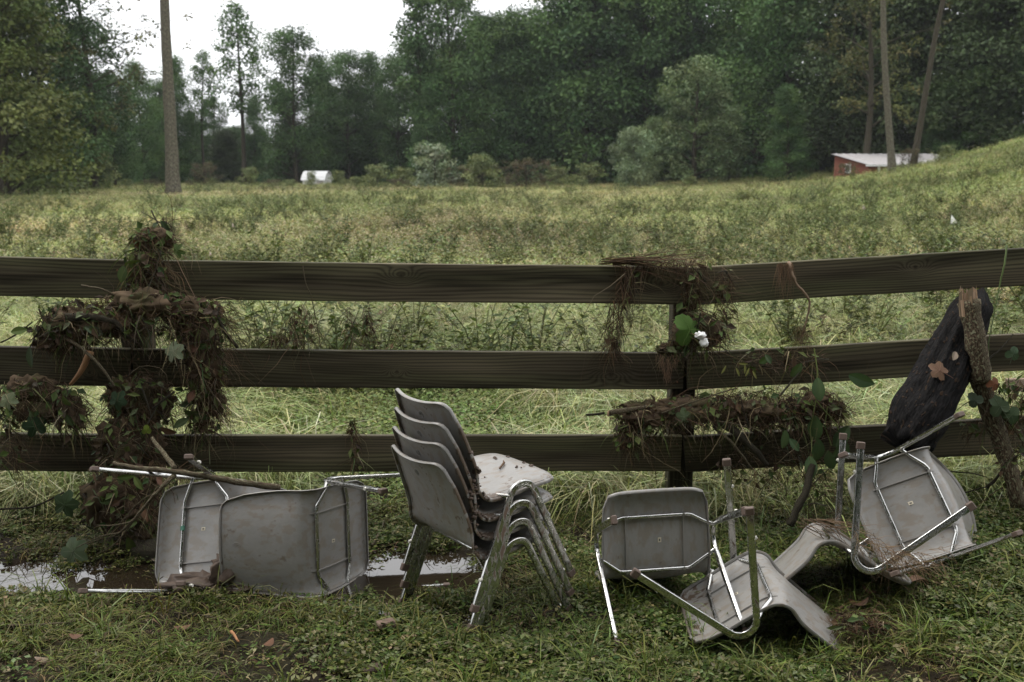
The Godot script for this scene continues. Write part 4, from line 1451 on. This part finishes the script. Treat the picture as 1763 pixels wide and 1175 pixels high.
func pts_at(a: Array) -> Array:
	var out := []
	for q in a: out.append(at(q[0], q[1], q[2]))
	return out

func build_debris() -> void:
	n2.seed = 22
	# --- the big heap on the near post
	var t := thing("debris_heap", "big heap of roots, leaves and grass draped over the fence post beside the fallen chairs", "debris")
	var e := func(x: float, y: float, d: float, rx: float, ry: float, rz: float, s: float) -> Array:
		return [at(x, y, d), Vector3(rx, ry, rz) / 365.0, s]
	var vols := [
		e.call(265, 415, 4.60, 34, 24, 22, 5), e.call(282, 392, 4.62, 10, 18, 8, 1), e.call(250, 470, 4.56, 34, 40, 22, 7), e.call(255, 535, 4.52, 84, 36, 36, 11), e.call(150, 552, 4.50, 78, 34, 36, 10), e.call(335, 552, 4.54, 58, 38, 36, 9),
		e.call(100, 575, 4.50, 40, 26, 30, 4), e.call(350, 620, 4.53, 36, 60, 30, 8), e.call(352, 700, 4.55, 34, 46, 24, 6), e.call(55, 690, 4.50, 66, 40, 34, 9), e.call(120, 705, 4.48, 26, 40, 24, 4),
		e.call(240, 690, 4.55, 58, 52, 34, 8), e.call(225, 760, 4.50, 52, 50, 36, 7), e.call(205, 850, 4.42, 58, 64, 46, 10), e.call(230, 900, 4.40, 40, 40, 40, 5), e.call(15, 770, 4.48, 18, 40, 18, 2), e.call(280, 815, 4.25, 40, 14, 22, 2)]
	for v in vols: v[1] *= 1.12
	matted(t, vols, [1, 15, 16], .36, .62, 40)
	tangle(t, vols, 9000, 900, 1000, {"flow": Vector3(.45, -.3, 0)})
	for a in [[-.1, [[95, 548, 4.45], [150, 545, 4.41], [195, 555, 4.42], [232, 590, 4.45]], .020, .010, "bark_dark"], [0, [[105, 580, 4.44], [140, 600, 4.40], [180, 640, 4.38], [195, 665, 4.40]], .008, .006, "branch"], [0, [[378, 525, 4.52], [375, 545, 4.5], [390, 575, 4.5], [408, 598, 4.56]], .006, .009, "bark_dark"], [0, [[300, 675, 4.42], [280, 690, 4.42], [262, 705, 4.44]], .005, .004, "bark_dark"], [0, [[0, 590, 4.4], [25, 578, 4.42], [55, 555, 4.44]], .004, .003, "bark_dark"], [0, [[0, 877, 4.2], [55, 873, 4.3], [110, 848, 4.35]], .005, .004, "bark_dark"], [0, [[140, 492, 4.5], [175, 498, 4.47], [195, 508, 4.48]], .005, .004, "branch"]]:
		part("twig", twig_mesh(pts_at(a[1]), a[2], a[3], M[a[4]]), t)
	var lv := [[298, 605, 4.40, .105, Color(.155, .180, .110), .3, 5], [200, 690, 4.40, .10, Color(.035, .058, .030), -.6, 5], [12, 690, 4.40, .095, Color(.13, .155, .085), .8, 5], [60, 735, 4.40, .12, Color(.030, .052, .026), .2, 5], [110, 870, 4.25, .13, Color(.036, .055, .026), -.3, 5], [125, 950, 4.18, .14, Color(.055, .075, .042), .4, 5], [305, 432, 4.50, .075, Color(.075, .11, .040), 1.9, 5], [252, 742, 4.38, .05, Color(.125, .165, .03), .0, 3]]
	for a in lv: part("broad_leaf", lobed_leaf(a[3], a[6], a[4]), t, face(at(a[0], a[1], a[2]), a[5], R(-.5, .2), R(-.5, .5)))
	for k in 26:
		var v: Array = vols[rng.randi() % vols.size()]
		var p: Vector3 = v[0] + Vector3(R(-.9, .9) * v[1].x, R(-.8, .8) * v[1].y, v[1].z * R(.8, 1.1))
		part("leaf", oval_leaf(R(.05, .10), R(.025, .042), vary([GR[2], GR[0], Color(.10, .055, .03), Color(.12, .072, .045), Color(.06, .085, .05), GR[1]][k % 6], .2)), t, face(p, R(-1.6, 1.6), R(-.6, .6), R(-.6, .6)))
	part("peeled_wood", twig_mesh(pts_at([[155, 605, 4.41], [140, 635, 4.40], [122, 662, 4.42]]), .018, .008, mat("peeled orange wood", Color(.20, .105, .045), .8)), t)
	# --- heap round the board joint
	t = thing("debris_heap", "dark mat of roots and vines packed between boards at the board joint", "debris")
	var v2 := [e.call(1110, 715, 4.72, 60, 26, 30, 6), e.call(1200, 705, 4.70, 80, 26, 34, 9), e.call(1300, 705, 4.70, 80, 32, 36, 9), e.call(1395, 705, 4.70, 60, 36, 34, 7), e.call(1085, 750, 4.70, 30, 24, 22, 3), e.call(1330, 800, 4.70, 100, 34, 24, 4), e.call(1200, 570, 4.74, 50, 36, 26, 5), e.call(1190, 500, 4.78, 16, 46, 12, 2), e.call(1245, 505, 4.78, 16, 50, 12, 2), e.call(1150, 600, 4.76, 24, 14, 18, 1), e.call(1340, 620, 4.74, 80, 20, 12, 2), e.call(1410, 860, 4.6, 30, 40, 30, 1)]
	for v in v2: v[1] *= 1.1
	matted(t, v2, [5, 7, 8, 10, 11], .36, .6, 30)
	tangle(t, v2, 5600, 560, 420, {"flow": Vector3(.5, -.15, 0)})
	part("broad_leaf", lobed_leaf(.165, 3, Color(.062, .115, .026), .3), t, face(at(1188, 568, 4.64), .5, -.2, .2))
	part("broad_leaf", lobed_leaf(.085, 5, Color(.12, .16, .085)), t, face(at(1178, 718, 4.60), .1, .1, .0))
	for a in [[1408, 665, .11, .2], [1462, 660, .12, 1.3], [1405, 730, .13, .0], [1408, 770, .12, .1], [1445, 765, .13, .15], [1462, 748, .12, -.6], [1425, 790, .10, .3], [1352, 755, .09, -.1], [1360, 770, .07, .6], [1380, 640, .08, -.6], [1325, 628, .06, -.9], [1318, 625, .05, .5], [1455, 775, .10, -.9], [1395, 800, .11, .1]]:
		part("vine_leaf", oval_leaf(a[2], a[2] * .55, vary(Color(.052, .085, .036), .25)), t, face(at(a[0], a[1] - 14, 4.60), a[3], R(-.3, .3), R(-.5, .5)))
	for a in [[1268, 640, .4], [1272, 632, 1.5], [1283, 634, 0], [1290, 640, -.4], [1250, 636, -.5], [1296, 645, .5]]:
		part("young_leaf", oval_leaf(.045, .011, Color(.20, .21, .07)), t, face(at(a[0], a[1] - 6, 4.70), a[2], .1, .1))
	for a in [[[[1402, 600, 4.66], [1408, 640, 4.62], [1405, 690, 4.6], [1440, 730, 4.6], [1450, 760, 4.6]], .003, "vine"], [[[1405, 690, 4.6], [1395, 740, 4.6], [1400, 790, 4.6]], .0028, "vine"], [[[1425, 700, 4.6], [1420, 735, 4.6], [1432, 768, 4.6]], .0026, "vine"]]:
		var vm := MB.new()
		var rr := []
		for q in a[0]: rr.append(a[1])
		tube(vm, pts_at(a[0]), rr, 5, Color(.11, .135, .045))
		part("vine", vm.mesh(M.straw), t)
	for a in [[[[1230, 722, 4.66], [1268, 745, 4.62], [1300, 775, 4.61], [1322, 802, 4.62]], .022, .012, "bark_dark"], [[[1232, 738, 4.63], [1262, 765, 4.6], [1296, 808, 4.62]], .008, .005, "branch"], [[[1050, 712, 4.58], [1085, 705, 4.66], [1130, 700, 4.7]], .014, .012, "branch"], [[[1010, 715, 4.7], [1040, 712, 4.66]], .006, .007, "bark_dark"], [[[1345, 680, 4.62], [1365, 655, 4.6], [1384, 632, 4.6]], .005, .003, "bark"], [[[1360, 905, 4.45], [1385, 850, 4.5], [1400, 800, 4.58]], .018, .016, "bark_dark"], [[[1140, 712, 4.62], [1200, 690, 4.6], [1270, 668, 4.62]], .004, .003, "branch"], [[[1230, 725, 4.6], [1270, 732, 4.6], [1300, 740, 4.62]], .005, .003, "branch"]]:
		part("bark_strip" if a[1] > .02 else "twig", twig_mesh(pts_at(a[0]), a[1], a[2], M[a[3]]), t)
	var cut := CylinderMesh.new()
	cut.top_radius = .0145; cut.bottom_radius = .0145; cut.height = .004; cut.radial_segments = 12; cut.rings = 1
	part("cut_end", cut, t, Transform3D(Basis(Vector3.UP, -.5) * Basis(Vector3(0, 0, 1), PI / 2 - .1), at(1048, 712, 4.577)), mat("cut wood", Color(.30, .19, .11), .8))
	var rag := MB.new()
	for k in 120:
		var f := rng.randf()
		var p := at(1150 + R(-1, 1) * lerpf(22, 3, f), lerpf(610, 648, f), 4.66 + R(-.01, .01))
		strand(rag, p, Vector3(R(-.4, .3), -1, R(-.1, .2)).normalized(), R(.03, .07), .0011, .3, .3, vary(Color(.15, .10, .065), .25), 3)
	tag(part("root_wad", rag.mesh(M.straw), t), "", "", "", "stuff")
	# --- wisps over the top board
	t = thing("root_wisps", "brown root wisps laid along the top board, one hank hanging down", "debris")
	tangle(t, [e.call(1145, 452, 4.80, 95, 7, 8, 5), e.call(1080, 490, 4.78, 14, 34, 8, 3), e.call(1062, 550, 4.78, 16, 50, 10, 4), e.call(1055, 590, 4.78, 14, 14, 10, 2)], 620, 12, 14, {"flow": Vector3(-.2, -.7, 0), "sag": .3, "len": 1.4})
	var wm := MB.new()
	for k in 46:
		var p := at(R(1030, 1080), R(446, 456), 4.79)
		strand(wm, p, Vector3(1, R(-.05, .25), R(-.05, .1)).normalized(), R(.25, .55), R(.0012, .0028), .12, .03, vary(BR[k % 5], .3), 8)
	tag(part("long_roots", wm.mesh(M.straw), t), "", "", "", "stuff")
	# --- rooted stem hung over the top board
	t = thing("hanging_root", "pale forked root hooked over the top board, its hair hanging", "root")
	part("stem", twig_mesh(pts_at([[1358, 452, 4.83], [1364, 470, 4.78], [1372, 490, 4.78], [1388, 508, 4.78], [1394, 525, 4.79], [1388, 555, 4.80], [1380, 580, 4.81]]), .009, .003, mat("peeled root", Color(.20, .135, .085), .8)), t)
	var rm := MB.new()
	for k in 90: strand(rm, at(R(1338, 1366), R(452, 458), 4.785), Vector3(R(-.3, .3), -1, R(0, .15)).normalized(), R(.05, .2), .0010, .25, .3, vary(Color(.16, .105, .065), .3), 5)
	for k in 110: strand(rm, at(R(1372, 1394), R(560, 590), 4.80), Vector3(R(-1, 1), R(-.9, .1), R(-.3, .3)).normalized(), R(.03, .12), .0010, .3, .2, vary(Color(.15, .10, .062), .3), 4)
	tag(part("root_hair", rm.mesh(M.straw), t), "", "", "", "stuff")
	# --- small hanging bits on the long section
	t = thing("hanging_weed", "thin dead weed hung over the top and middle boards", "weed")
	part("stem", twig_mesh(pts_at([[521, 458, 4.70], [527, 490, 4.69], [536, 512, 4.69], [548, 575, 4.72], [552, 600, 4.72]]), .0028, .0018, M.branch, 5), t)
	tangle(t, [e.call(520, 560, 4.76, 26, 40, 16, 3), e.call(478, 580, 4.76, 20, 8, 12, 1), e.call(600, 560, 4.84, 10, 38, 8, 1), e.call(632, 555, 4.86, 8, 36, 8, 1)], 420, 34, 60, {"flow": Vector3(.1, -.6, 0)})
	t = thing("hanging_weed", "wisp of dead stems hung over the bottom board by the upright stack", "weed")
	tangle(t, [e.call(607, 735, 4.70, 10, 18, 8, 2), e.call(612, 780, 4.68, 10, 36, 6, 2)], 110, 10, 26, {"flow": Vector3(0, -1.0, 0)})
	t = thing("hanging_weed", "green stem hung over the bottom board above the fallen chair", "weed")
	part("stem", twig_mesh(pts_at([[362, 750, 4.60], [360, 772, 4.59], [361, 800, 4.55]]), .0026, .0018, mat("wilted stem", Color(.11, .125, .05), .7), 5), t)
	# --- foam scraps
	t = thing("foam_scrap", "small white foam scrap caught beside the big green leaf", "litter")
	var fm := MB.new()
	blob(fm, at(1206, 578, 4.63), Vector3(.024, .015, .016), 8, .6)
	blob(fm, at(1212, 590, 4.63), Vector3(.019, .020, .013), 8, .6)
	part("foam", fm.mesh(M.foam), t)
	# --- black log and splintered branch
	var lg := MB.new()
	var a0 := at(1553, 768, 4.40)
	var a1 := at(1684, 505, 4.74)
	var pp := []
	var rr := []
	var n := 40
	for k in n + 1:
		var f := k / float(n)
		pp.append(a0.lerp(a1, f) + Vector3(.02 * sin(f * 3.0), .02 * sin(f * PI), 0))
		rr.append((.132 - .040 * f) * (1.0 - .8 * pow(maxf(0.0, f - .86) / .14, 2.0)) * (.72 + .28 * sm(0.0, .18, f)))
	rr[0] = .02
	rr[n] = .02
	tube(lg, pp, rr, 44, Color.WHITE, .02)
	var axis := (a1 - a0).normalized()
	for k in lg.v.size():
		var q := lg.v[k]
		var f := (q - a0).dot(axis) / (a1 - a0).length()
		var c := a0 + axis * (q - a0).dot(axis)
		var off := q - c
		var ang := atan2(off.z, off.x)
		var lump := 1.0 + .12 * n1.get_noise_3dv(q * 120.0) + .20 * n2.get_noise_3d(cos(ang) * 130.0, sin(ang) * 130.0, f * 60.0) + .10 * n1.get_noise_3d(cos(ang) * 330.0, sin(ang) * 330.0, f * 160.0)
		if f < .1: lump *= 1.0 + .35 * n2.get_noise_3dv(q * 700.0)
		lg.v[k] = c + off * lump + axis * (.05 * n2.get_noise_3dv(q * 600.0) if f < .06 or f > .95 else 0.0)
	t = thing("black_log", "charred-looking wet black log wedged against the fence above a fallen chair", "log", Transform3D(Basis(), Vector3.ZERO))
	part("log", lg.mesh(M.char), t)
	part("oak_leaf", lobed_leaf(.10, 5, Color(.17, .105, .070), .1), t, face(at(1618, 638, 4.42), .9, -.5, .1))
	part("leaf", oval_leaf(.05, .03, Color(.22, .185, .14)), t, face(at(1646, 606, 4.46), -.6, -.5, .2))
	t = thing("broken_branch", "lichened branch with a splintered raw end, leaning against the black log", "branch")
	part("limb", twig_mesh(pts_at([[1668, 520, 4.52], [1675, 560, 4.50], [1684, 610, 4.48], [1690, 655, 4.48]]), .047, .042, M.branch, 12), t)
	part("limb", twig_mesh(pts_at([[1686, 645, 4.5], [1708, 720, 4.52], [1728, 770, 4.5], [1742, 820, 4.46], [1755, 870, 4.44]]), .045, .034, M.branch, 12), t)
	for k in 34:
		var a := R(0, TAU)
		var q := at(1668, 522, 4.52) + Vector3(cos(a) * .046, 0, sin(a) * .046) * R(.3, 1.0)
		var sp := MB.new()
		var ln := R(.015, .085)
		var c := vary(Color(.30, .205, .125), .45)
		var side := Vector3(-sin(a), 0, cos(a)) * R(.004, .012)
		var i := sp.vert(q - side - Vector3(0, .06, 0), c)
		sp.vert(q + side - Vector3(0, .06, 0), c)
		sp.vert(q + side * .6 + Vector3(R(-.006, .006) - .01, ln * .8, R(-.006, .006)), c)
		sp.vert(q - side * .3 + Vector3(R(-.008, .008) - .012, ln, R(-.006, .006)), c)
		sp.vert(q + Vector3(cos(a), 0, sin(a)) * .006 - Vector3(0, .06, 0), c)
		sp.quad(i, i + 1, i + 2, i + 3)
		sp.tri(i + 4, i + 2, i + 1); sp.tri(i, i + 3, i + 4); sp.tri(i + 4, i + 3, i + 2)
		part("splinter", sp.mesh(M.splinter, false), t)
	t = thing("debris_heap", "leafy tangle on the broken branch at the fence, right of the black log", "debris")
	tangle(t, [e.call(1735, 690, 4.55, 44, 40, 28, 6), e.call(1745, 790, 4.5, 26, 60, 24, 3), e.call(1680, 735, 4.6, 30, 14, 16, 1)], 420, 120, 90)
	for a in [[1745, 610, .07, Color(.055, .085, .05)], [1722, 700, .11, Color(.06, .085, .045)], [1742, 715, .09, Color(.05, .075, .036)], [1680, 690, .08, Color(.07, .09, .06)], [1712, 662, .07, Color(.15, .065, .035)]]:
		part("leaf", lobed_leaf(a[2], 3, a[3]), t, face(at(a[0], a[1], 4.44), R(-1, 1), R(-.3, .3), R(-.4, .4)))
	for a in [[[[1540, 848, 4.5], [1600, 862, 4.5], [1640, 855, 4.52], [1700, 838, 4.5]], .005], [[[1620, 812, 4.55], [1670, 815, 4.55], [1700, 822, 4.5]], .004], [[[1700, 840, 4.5], [1720, 820, 4.48], [1735, 790, 4.48]], .009], [[[1700, 620, 4.6], [1725, 600, 4.62], [1745, 575, 4.66]], .005]]:
		part("twig", twig_mesh(pts_at(a[0]), a[1], a[1] * .5, M.bark_dark, 6), t)
	var pl := thing("plank_scrap", "pale scrap of plank lodged behind the broken branch", "plank", Transform3D(Basis(Vector3(0, 0, 1), .02), at(1735, 668, 4.74)))
	part("plank", box_mesh(Vector3(0, -.022, -.03), Vector3(.5, .042, -.006), .003, M.pale_plank), pl)
	t = thing("grass_stem", "tall bright green grass stem hooked over the top board beside the broken branch", "grass stem")
	part("stem", twig_mesh(pts_at([[1734, 422, 4.78], [1730, 455, 4.76], [1722, 490, 4.76], [1712, 540, 4.74], [1703, 590, 4.72], [1702, 625, 4.72]]), .0045, .002, mat("green stem", Color(.085, .125, .030), .5), 6), t)
	t = thing("grass_stem", "thin straw stalk reaching out of the big heap across the open gap", "grass stem")
	part("stem", twig_mesh(pts_at([[335, 548, 4.5], [400, 572, 4.55], [470, 585, 4.66]]), .0022, .0012, mat("straw stalk", Color(.20, .19, .085), .7), 5), t)
	# --- branches lying over the fallen chair
	t = thing("fallen_branch", "grey forked branch lying across the top of the fallen chair", "branch")
	part("limb", twig_mesh(pts_at([[196, 798, 4.12], [240, 806, 4.06], [300, 812, 4.02], [360, 822, 4.02], [420, 832, 4.05], [482, 840, 4.12]]), .009, .015, M.branch), t)
	part("fork", twig_mesh(pts_at([[300, 806, 4.04], [285, 785, 4.12], [262, 755, 4.25]]), .012, .008, M.branch), t)
	t = thing("fallen_branch", "bare grey twig fanning out from the fallen chair into the puddle", "branch")
	part("limb", twig_mesh(pts_at([[300, 818, 4.02], [280, 838, 3.98], [250, 872, 3.98], [228, 898, 4.02], [195, 925, 4.1]]), .011, .004, M.branch), t)
	for a in [[[282, 840, 3.98], [240, 865, 4.0], [212, 895, 4.05], [190, 918, 4.1]], [[238, 885, 4.0], [200, 935, 4.08], [165, 955, 4.12]], [[228, 898, 4.02], [195, 905, 4.05], [165, 905, 4.1]], [[205, 918, 4.08], [170, 925, 4.1], [130, 945, 4.15]]]:
		part("twig", twig_mesh(pts_at(a), .004, .0015, M.branch, 6), t)
	t = thing("muddy_log", "short mud-brown log lying in the puddle below the big heap", "log")
	part("log", twig_mesh(pts_at([[165, 950, 4.42], [200, 948, 4.38], [240, 952, 4.33], [285, 952, 4.30]]), .055, .062, M.bark_dark, 14), t)
	t = thing("mud_clump", "wet lump of mud-soaked cloth-like litter beneath the fallen chairs", "mud clump")
	var mm := MB.new()
	for a in [[350, 1005, 60, 16], [385, 985, 24, 28], [330, 1020, 44, 10], [420, 1010, 40, 12], [375, 1015, 40, 14]]:
		blob(mm, at(a[0], a[1], 3.92), Vector3(a[2], a[3], 26) / 440.0, 9, .6)
	part("mud", mm.mesh(M.mud), t)
	# --- roots over the upside-down chair and litter round the heap's end
	t = thing("root_mat", "straw-coloured mat of roots caught in the upside-down chair's bent frame", "roots")
	var km := MB.new()
	for k in 200:
		var f := rng.randf()
		var p := at(lerpf(1480, 1610, f) + R(-14, 14), lerpf(925, 985, sin(f * 2.4) * .7) + R(-16, 16), 3.62 + R(-.05, .1))
		strand(km, p, (Vector3(1, -.5, .1) + rand_dir() * .9).normalized(), R(.05, .16), R(.0008, .0016), .45, .12, vary(([Color(.17, .115, .070), Color(.13, .085, .052), Color(.20, .15, .095)])[k % 3], .3), 5)
	for k in 40: strand(km, at(R(1370, 1440), R(892, 908), 3.95), Vector3(1, R(-.5, .1), R(0, .2)).normalized(), R(.12, .3), R(.001, .0022), .3, .1, vary(BR[3], .3), 6)
	tag(part("root_tangle", km.mesh(M.straw), t), "", "", "", "stuff")
	t = thing("mud_clump", "dark wet clump of leaves and mud at the upside-down chair's backrest", "mud clump")
	var cm := MB.new()
	for k in 40:
		var p := ground_hit(1478 + R(-34, 44), 1075 + R(-40, 30)) + Vector3(0, R(.0, .03), 0)
		blob(cm, p, Vector3(R(.01, .035), R(.006, .014), R(.01, .03)), 6, .9)
	part("mud", cm.mesh(M.mud), t)
	for k in 9:
		var p := ground_hit(1485 + R(-36, 50), 1068 + R(-40, 30)) + Vector3(0, .045, 0)
		part("bark_flake", oval_leaf(R(.06, .11), R(.03, .05), vary(Color(.11, .068, .042), .3), .6), t, Transform3D(Basis(Vector3.UP, R(0, TAU)) * Basis(Vector3.RIGHT, PI / 2 + R(-.7, .7)), p))
	tangle(t, [[at(1480, 1070, 3.55), Vector3(.10, .03, .08), 1]], 320, 20, 16)
	for a in [["curled brown bark strip lying by the fallen chair's edge", 1590, 1012, .16, .05, .2], ["thin brown bark flake on the grass by the roots", 1545, 1000, .12, .04, -.4]]:
		var bm := MB.new()
		var last := -1
		for k in 9:
			var f := k / 8.0
			var wv: float = a[4] * (.5 + .5 * sin(f * PI)) * R(.8, 1.15)
			var i := bm.v.size()
			for q in 4: bm.vert(Vector3(a[3] * (f - .5), .012 + .02 * sin(f * 5.0) + .010 * absf(q - 1.5), wv * (q / 3.0 - .5)))
			if last >= 0:
				for q in 3: bm.quad(last + q, last + q + 1, i + q + 1, i + q)
			last = i
		var g := at(a[1], a[2], 3.9)
		var hit := ground_hit(a[1], a[2])
		var o := part("bark_piece", bm.mesh(mat("brown bark", Color(.15, .088, .055), .85)), self, Transform3D(Basis(Vector3.UP, a[5]), hit))
		tag(o, a[0], "bark")
	# --- litter on the grass
	var brown := [Color(.16, .095, .06), Color(.20, .14, .09), Color(.12, .07, .045), Color(.24, .19, .14)]
	var spots := [[655, 1086], [1130, 1078], [470, 1112], [60, 1145], [300, 1092], [1510, 900], [1700, 1060], [1690, 930], [215, 1062], [990, 1120], [1250, 1150], [860, 1150], [1600, 1130], [1060, 955], [120, 1105], [560, 1040]]
	for k in spots.size():
		var hit := ground_hit(spots[k][0], spots[k][1]) + Vector3(0, .03, 0)
		var o := part("dead_leaf", oval_leaf(R(.05, .08), R(.03, .045), brown[k % 4], .5), self, Transform3D(Basis(Vector3.UP, R(0, TAU)) * Basis(Vector3.RIGHT, PI / 2 + R(-.3, .3)), hit))
		tag(o, "curled brown dead leaf lying on the trampled grass", "leaf", "dead leaves on the grass")
	var tw := [[[[15, 1090], [120, 1085], [150, 1070]], .006, "bent dark twig at the muddy edge of the grass"], [[[300, 1068], [350, 1072], [400, 1085]], .004, "slender pale twig on the grass below the fallen chairs"], [[[640, 950], [655, 925], [662, 905]], .007, "leaning brown stick between the fallen chair and the upright stack"], [[[398, 1100], [412, 1118]], .006, "orange splinter of wood lying on the grass"], [[[955, 1160], [990, 1175]], .007, "dark stick at the lower edge of the grass"]]
	for a in tw:
		var pts := []
		for q in a[0]: pts.append(ground_hit(q[0], q[1]) + Vector3(0, .028, 0))
		var o := part("fallen_stick", twig_mesh(pts, a[1], a[1] * .6, M.branch if not "orange" in a[2] else mat("fresh splinter", Color(.33, .16, .07), .8), 7), self)
		tag(o, a[2], "stick")
	var chip := part("wood_block", box_mesh(Vector3(-.035, -.01, -.02), Vector3(.035, .018, .02), .004, M.pale_plank), self, Transform3D(Basis(Vector3.UP, .5), ground_hit(655, 1088) + Vector3(.02, .025, 0)), mat("dirty wood", Color(.17, .115, .085), .8))
	tag(chip, "small dirty wood block on the grass before the upright stack", "wood")
	var pk := part("plank_scrap", box_mesh(Vector3(-.10, -.01, -.03), Vector3(.10, .012, .03), .004, M.mud), self, Transform3D(Basis(Vector3.UP, .05), ground_hit(620, 1160) + Vector3(0, .015, 0)))
	tag(pk, "dark wet board scrap sunk in the grass", "plank")
	# --- litter out in the field
	for a in [[1642, 378, 24.0, .16, "white torn paper scrap standing on the bank of grass"], [1488, 357, 28.0, .10, "small pale litter scrap in the weeds"], [402, 388, 24.0, .09, "small pinkish litter scrap in the field grass"], [363, 437, 16.0, .06, "tiny white litter scrap just above the top board"]]:
		var p := at(a[1 - 1], a[1], a[2])
		var s: float = a[3]
		var sc := MB.new()
		var i := sc.vert(Vector3(-s * .4, -s * .6, 0)); sc.vert(Vector3(s * .6, -s * .5, .02)); sc.vert(Vector3(s * .1, 0, .05)); sc.vert(Vector3(-s * .35, s * .7, 0)); sc.vert(Vector3(0, -s * .3, -.03))
		sc.tri(i, i + 1, i + 2); sc.tri(i, i + 2, i + 3); sc.tri(i + 4, i + 2, i + 1); sc.tri(i + 4, i + 3, i + 2); sc.tri(i + 4, i, i + 3); sc.tri(i + 4, i + 1, i)
		p.y = maxf(p.y, ground_y(p.x, p.z) + s * .6)
		var o := part("litter_scrap", sc.mesh(M.foam if s > .1 else mat("soiled scrap", Color(.5, .4, .36), .8), false), self, Transform3D(Basis(), p))
		tag(o, a[4], "litter")

func ground_hit(x: float, y: float) -> Vector3:
	var lo := 1.5
	var hi := 60.0
	for k in 30:
		var m := (lo + hi) / 2
		var p := at(x, y, m)
		if p.y > ground_y(p.x, p.z): lo = m
		else: hi = m
	return at(x, y, lo)

# ------------------------------------------------------------------
func _ready() -> void:
	rng.seed = 20240917
	for n in [n1, n2, n3]:
		n.frequency = 0.02
		n.noise_type = FastNoiseLite.TYPE_SIMPLEX_SMOOTH
		n.fractal_octaves = 3
	# camera: 35 mm lens on a 36 x 24 frame, eye height 1.74 m, tipped down 9.4 degrees
	var cam := Camera3D.new()
	cam.name = "camera"
	add_child(cam)
	cam.position = Vector3(0, 1.74, 0)
	cam.rotation.x = -0.16335
	var ca := CameraAttributesPhysical.new()
	ca.frustum_focal_length = 35.0
	ca.frustum_near = 0.05
	ca.frustum_far = 2000.0
	ca.frustum_focus_distance = 3.9
	ca.exposure_aperture = 4.5
	cam.attributes = ca
	cam.fov = rad_to_deg(2.0 * atan(587.5 / 1714.0))
	cam.near = 0.05
	cam.far = 2000.0
	cam.current = true
	# overcast daylight
	var we := WorldEnvironment.new()
	we.name = "environment"
	var env := Environment.new()
	env.background_mode = Environment.BG_SKY
	var sky := Sky.new()
	var sk := ProceduralSkyMaterial.new()
	sk.sky_top_color = lin(.98, .985, 1.0)
	sk.sky_horizon_color = lin(.66, .67, .695)
	sk.sky_curve = .35
	sk.ground_bottom_color = lin(.10, .10, .08)
	sk.ground_horizon_color = lin(.3, .3, .3)
	sk.sun_angle_max = 0.5
	sky.sky_material = sk
	env.sky = sky
	env.background_energy_multiplier = 1.5
	env.tonemap_mode = Environment.TONE_MAPPER_LINEAR
	env.tonemap_exposure = 1.6
	env.fog_enabled = true
	env.fog_density = 0.00025
	env.fog_light_color = Color(.95, .965, 1.0)
	env.sdfgi_enabled = true
	env.ssao_enabled = true
	env.ssil_enabled = true
	we.environment = env
	add_child(we)
	var sun := DirectionalLight3D.new()
	sun.name = "sun"
	sun.light_energy = 0.45
	sun.light_angular_distance = 25.0
	sun.light_color = Color(1.0, .985, .96)
	sun.shadow_enabled = true
	add_child(sun)
	sun.look_at_from_position(Vector3(-16, 34, -8), Vector3.ZERO)
	print("materials")
	build_materials()
	n1.seed = 11; n2.seed = 22; n3.seed = 33
	print("ground")
	build_ground()
	print("trees")
	build_trees()
	build_sheds()
	print("fence")
	build_fence()
	print("chairs")
	build_chairs()
	n1.seed = 11; n2.seed = 22; n3.seed = 33
	print("debris")
	build_debris()
	print("grass")
	build_grass()
	print("done")
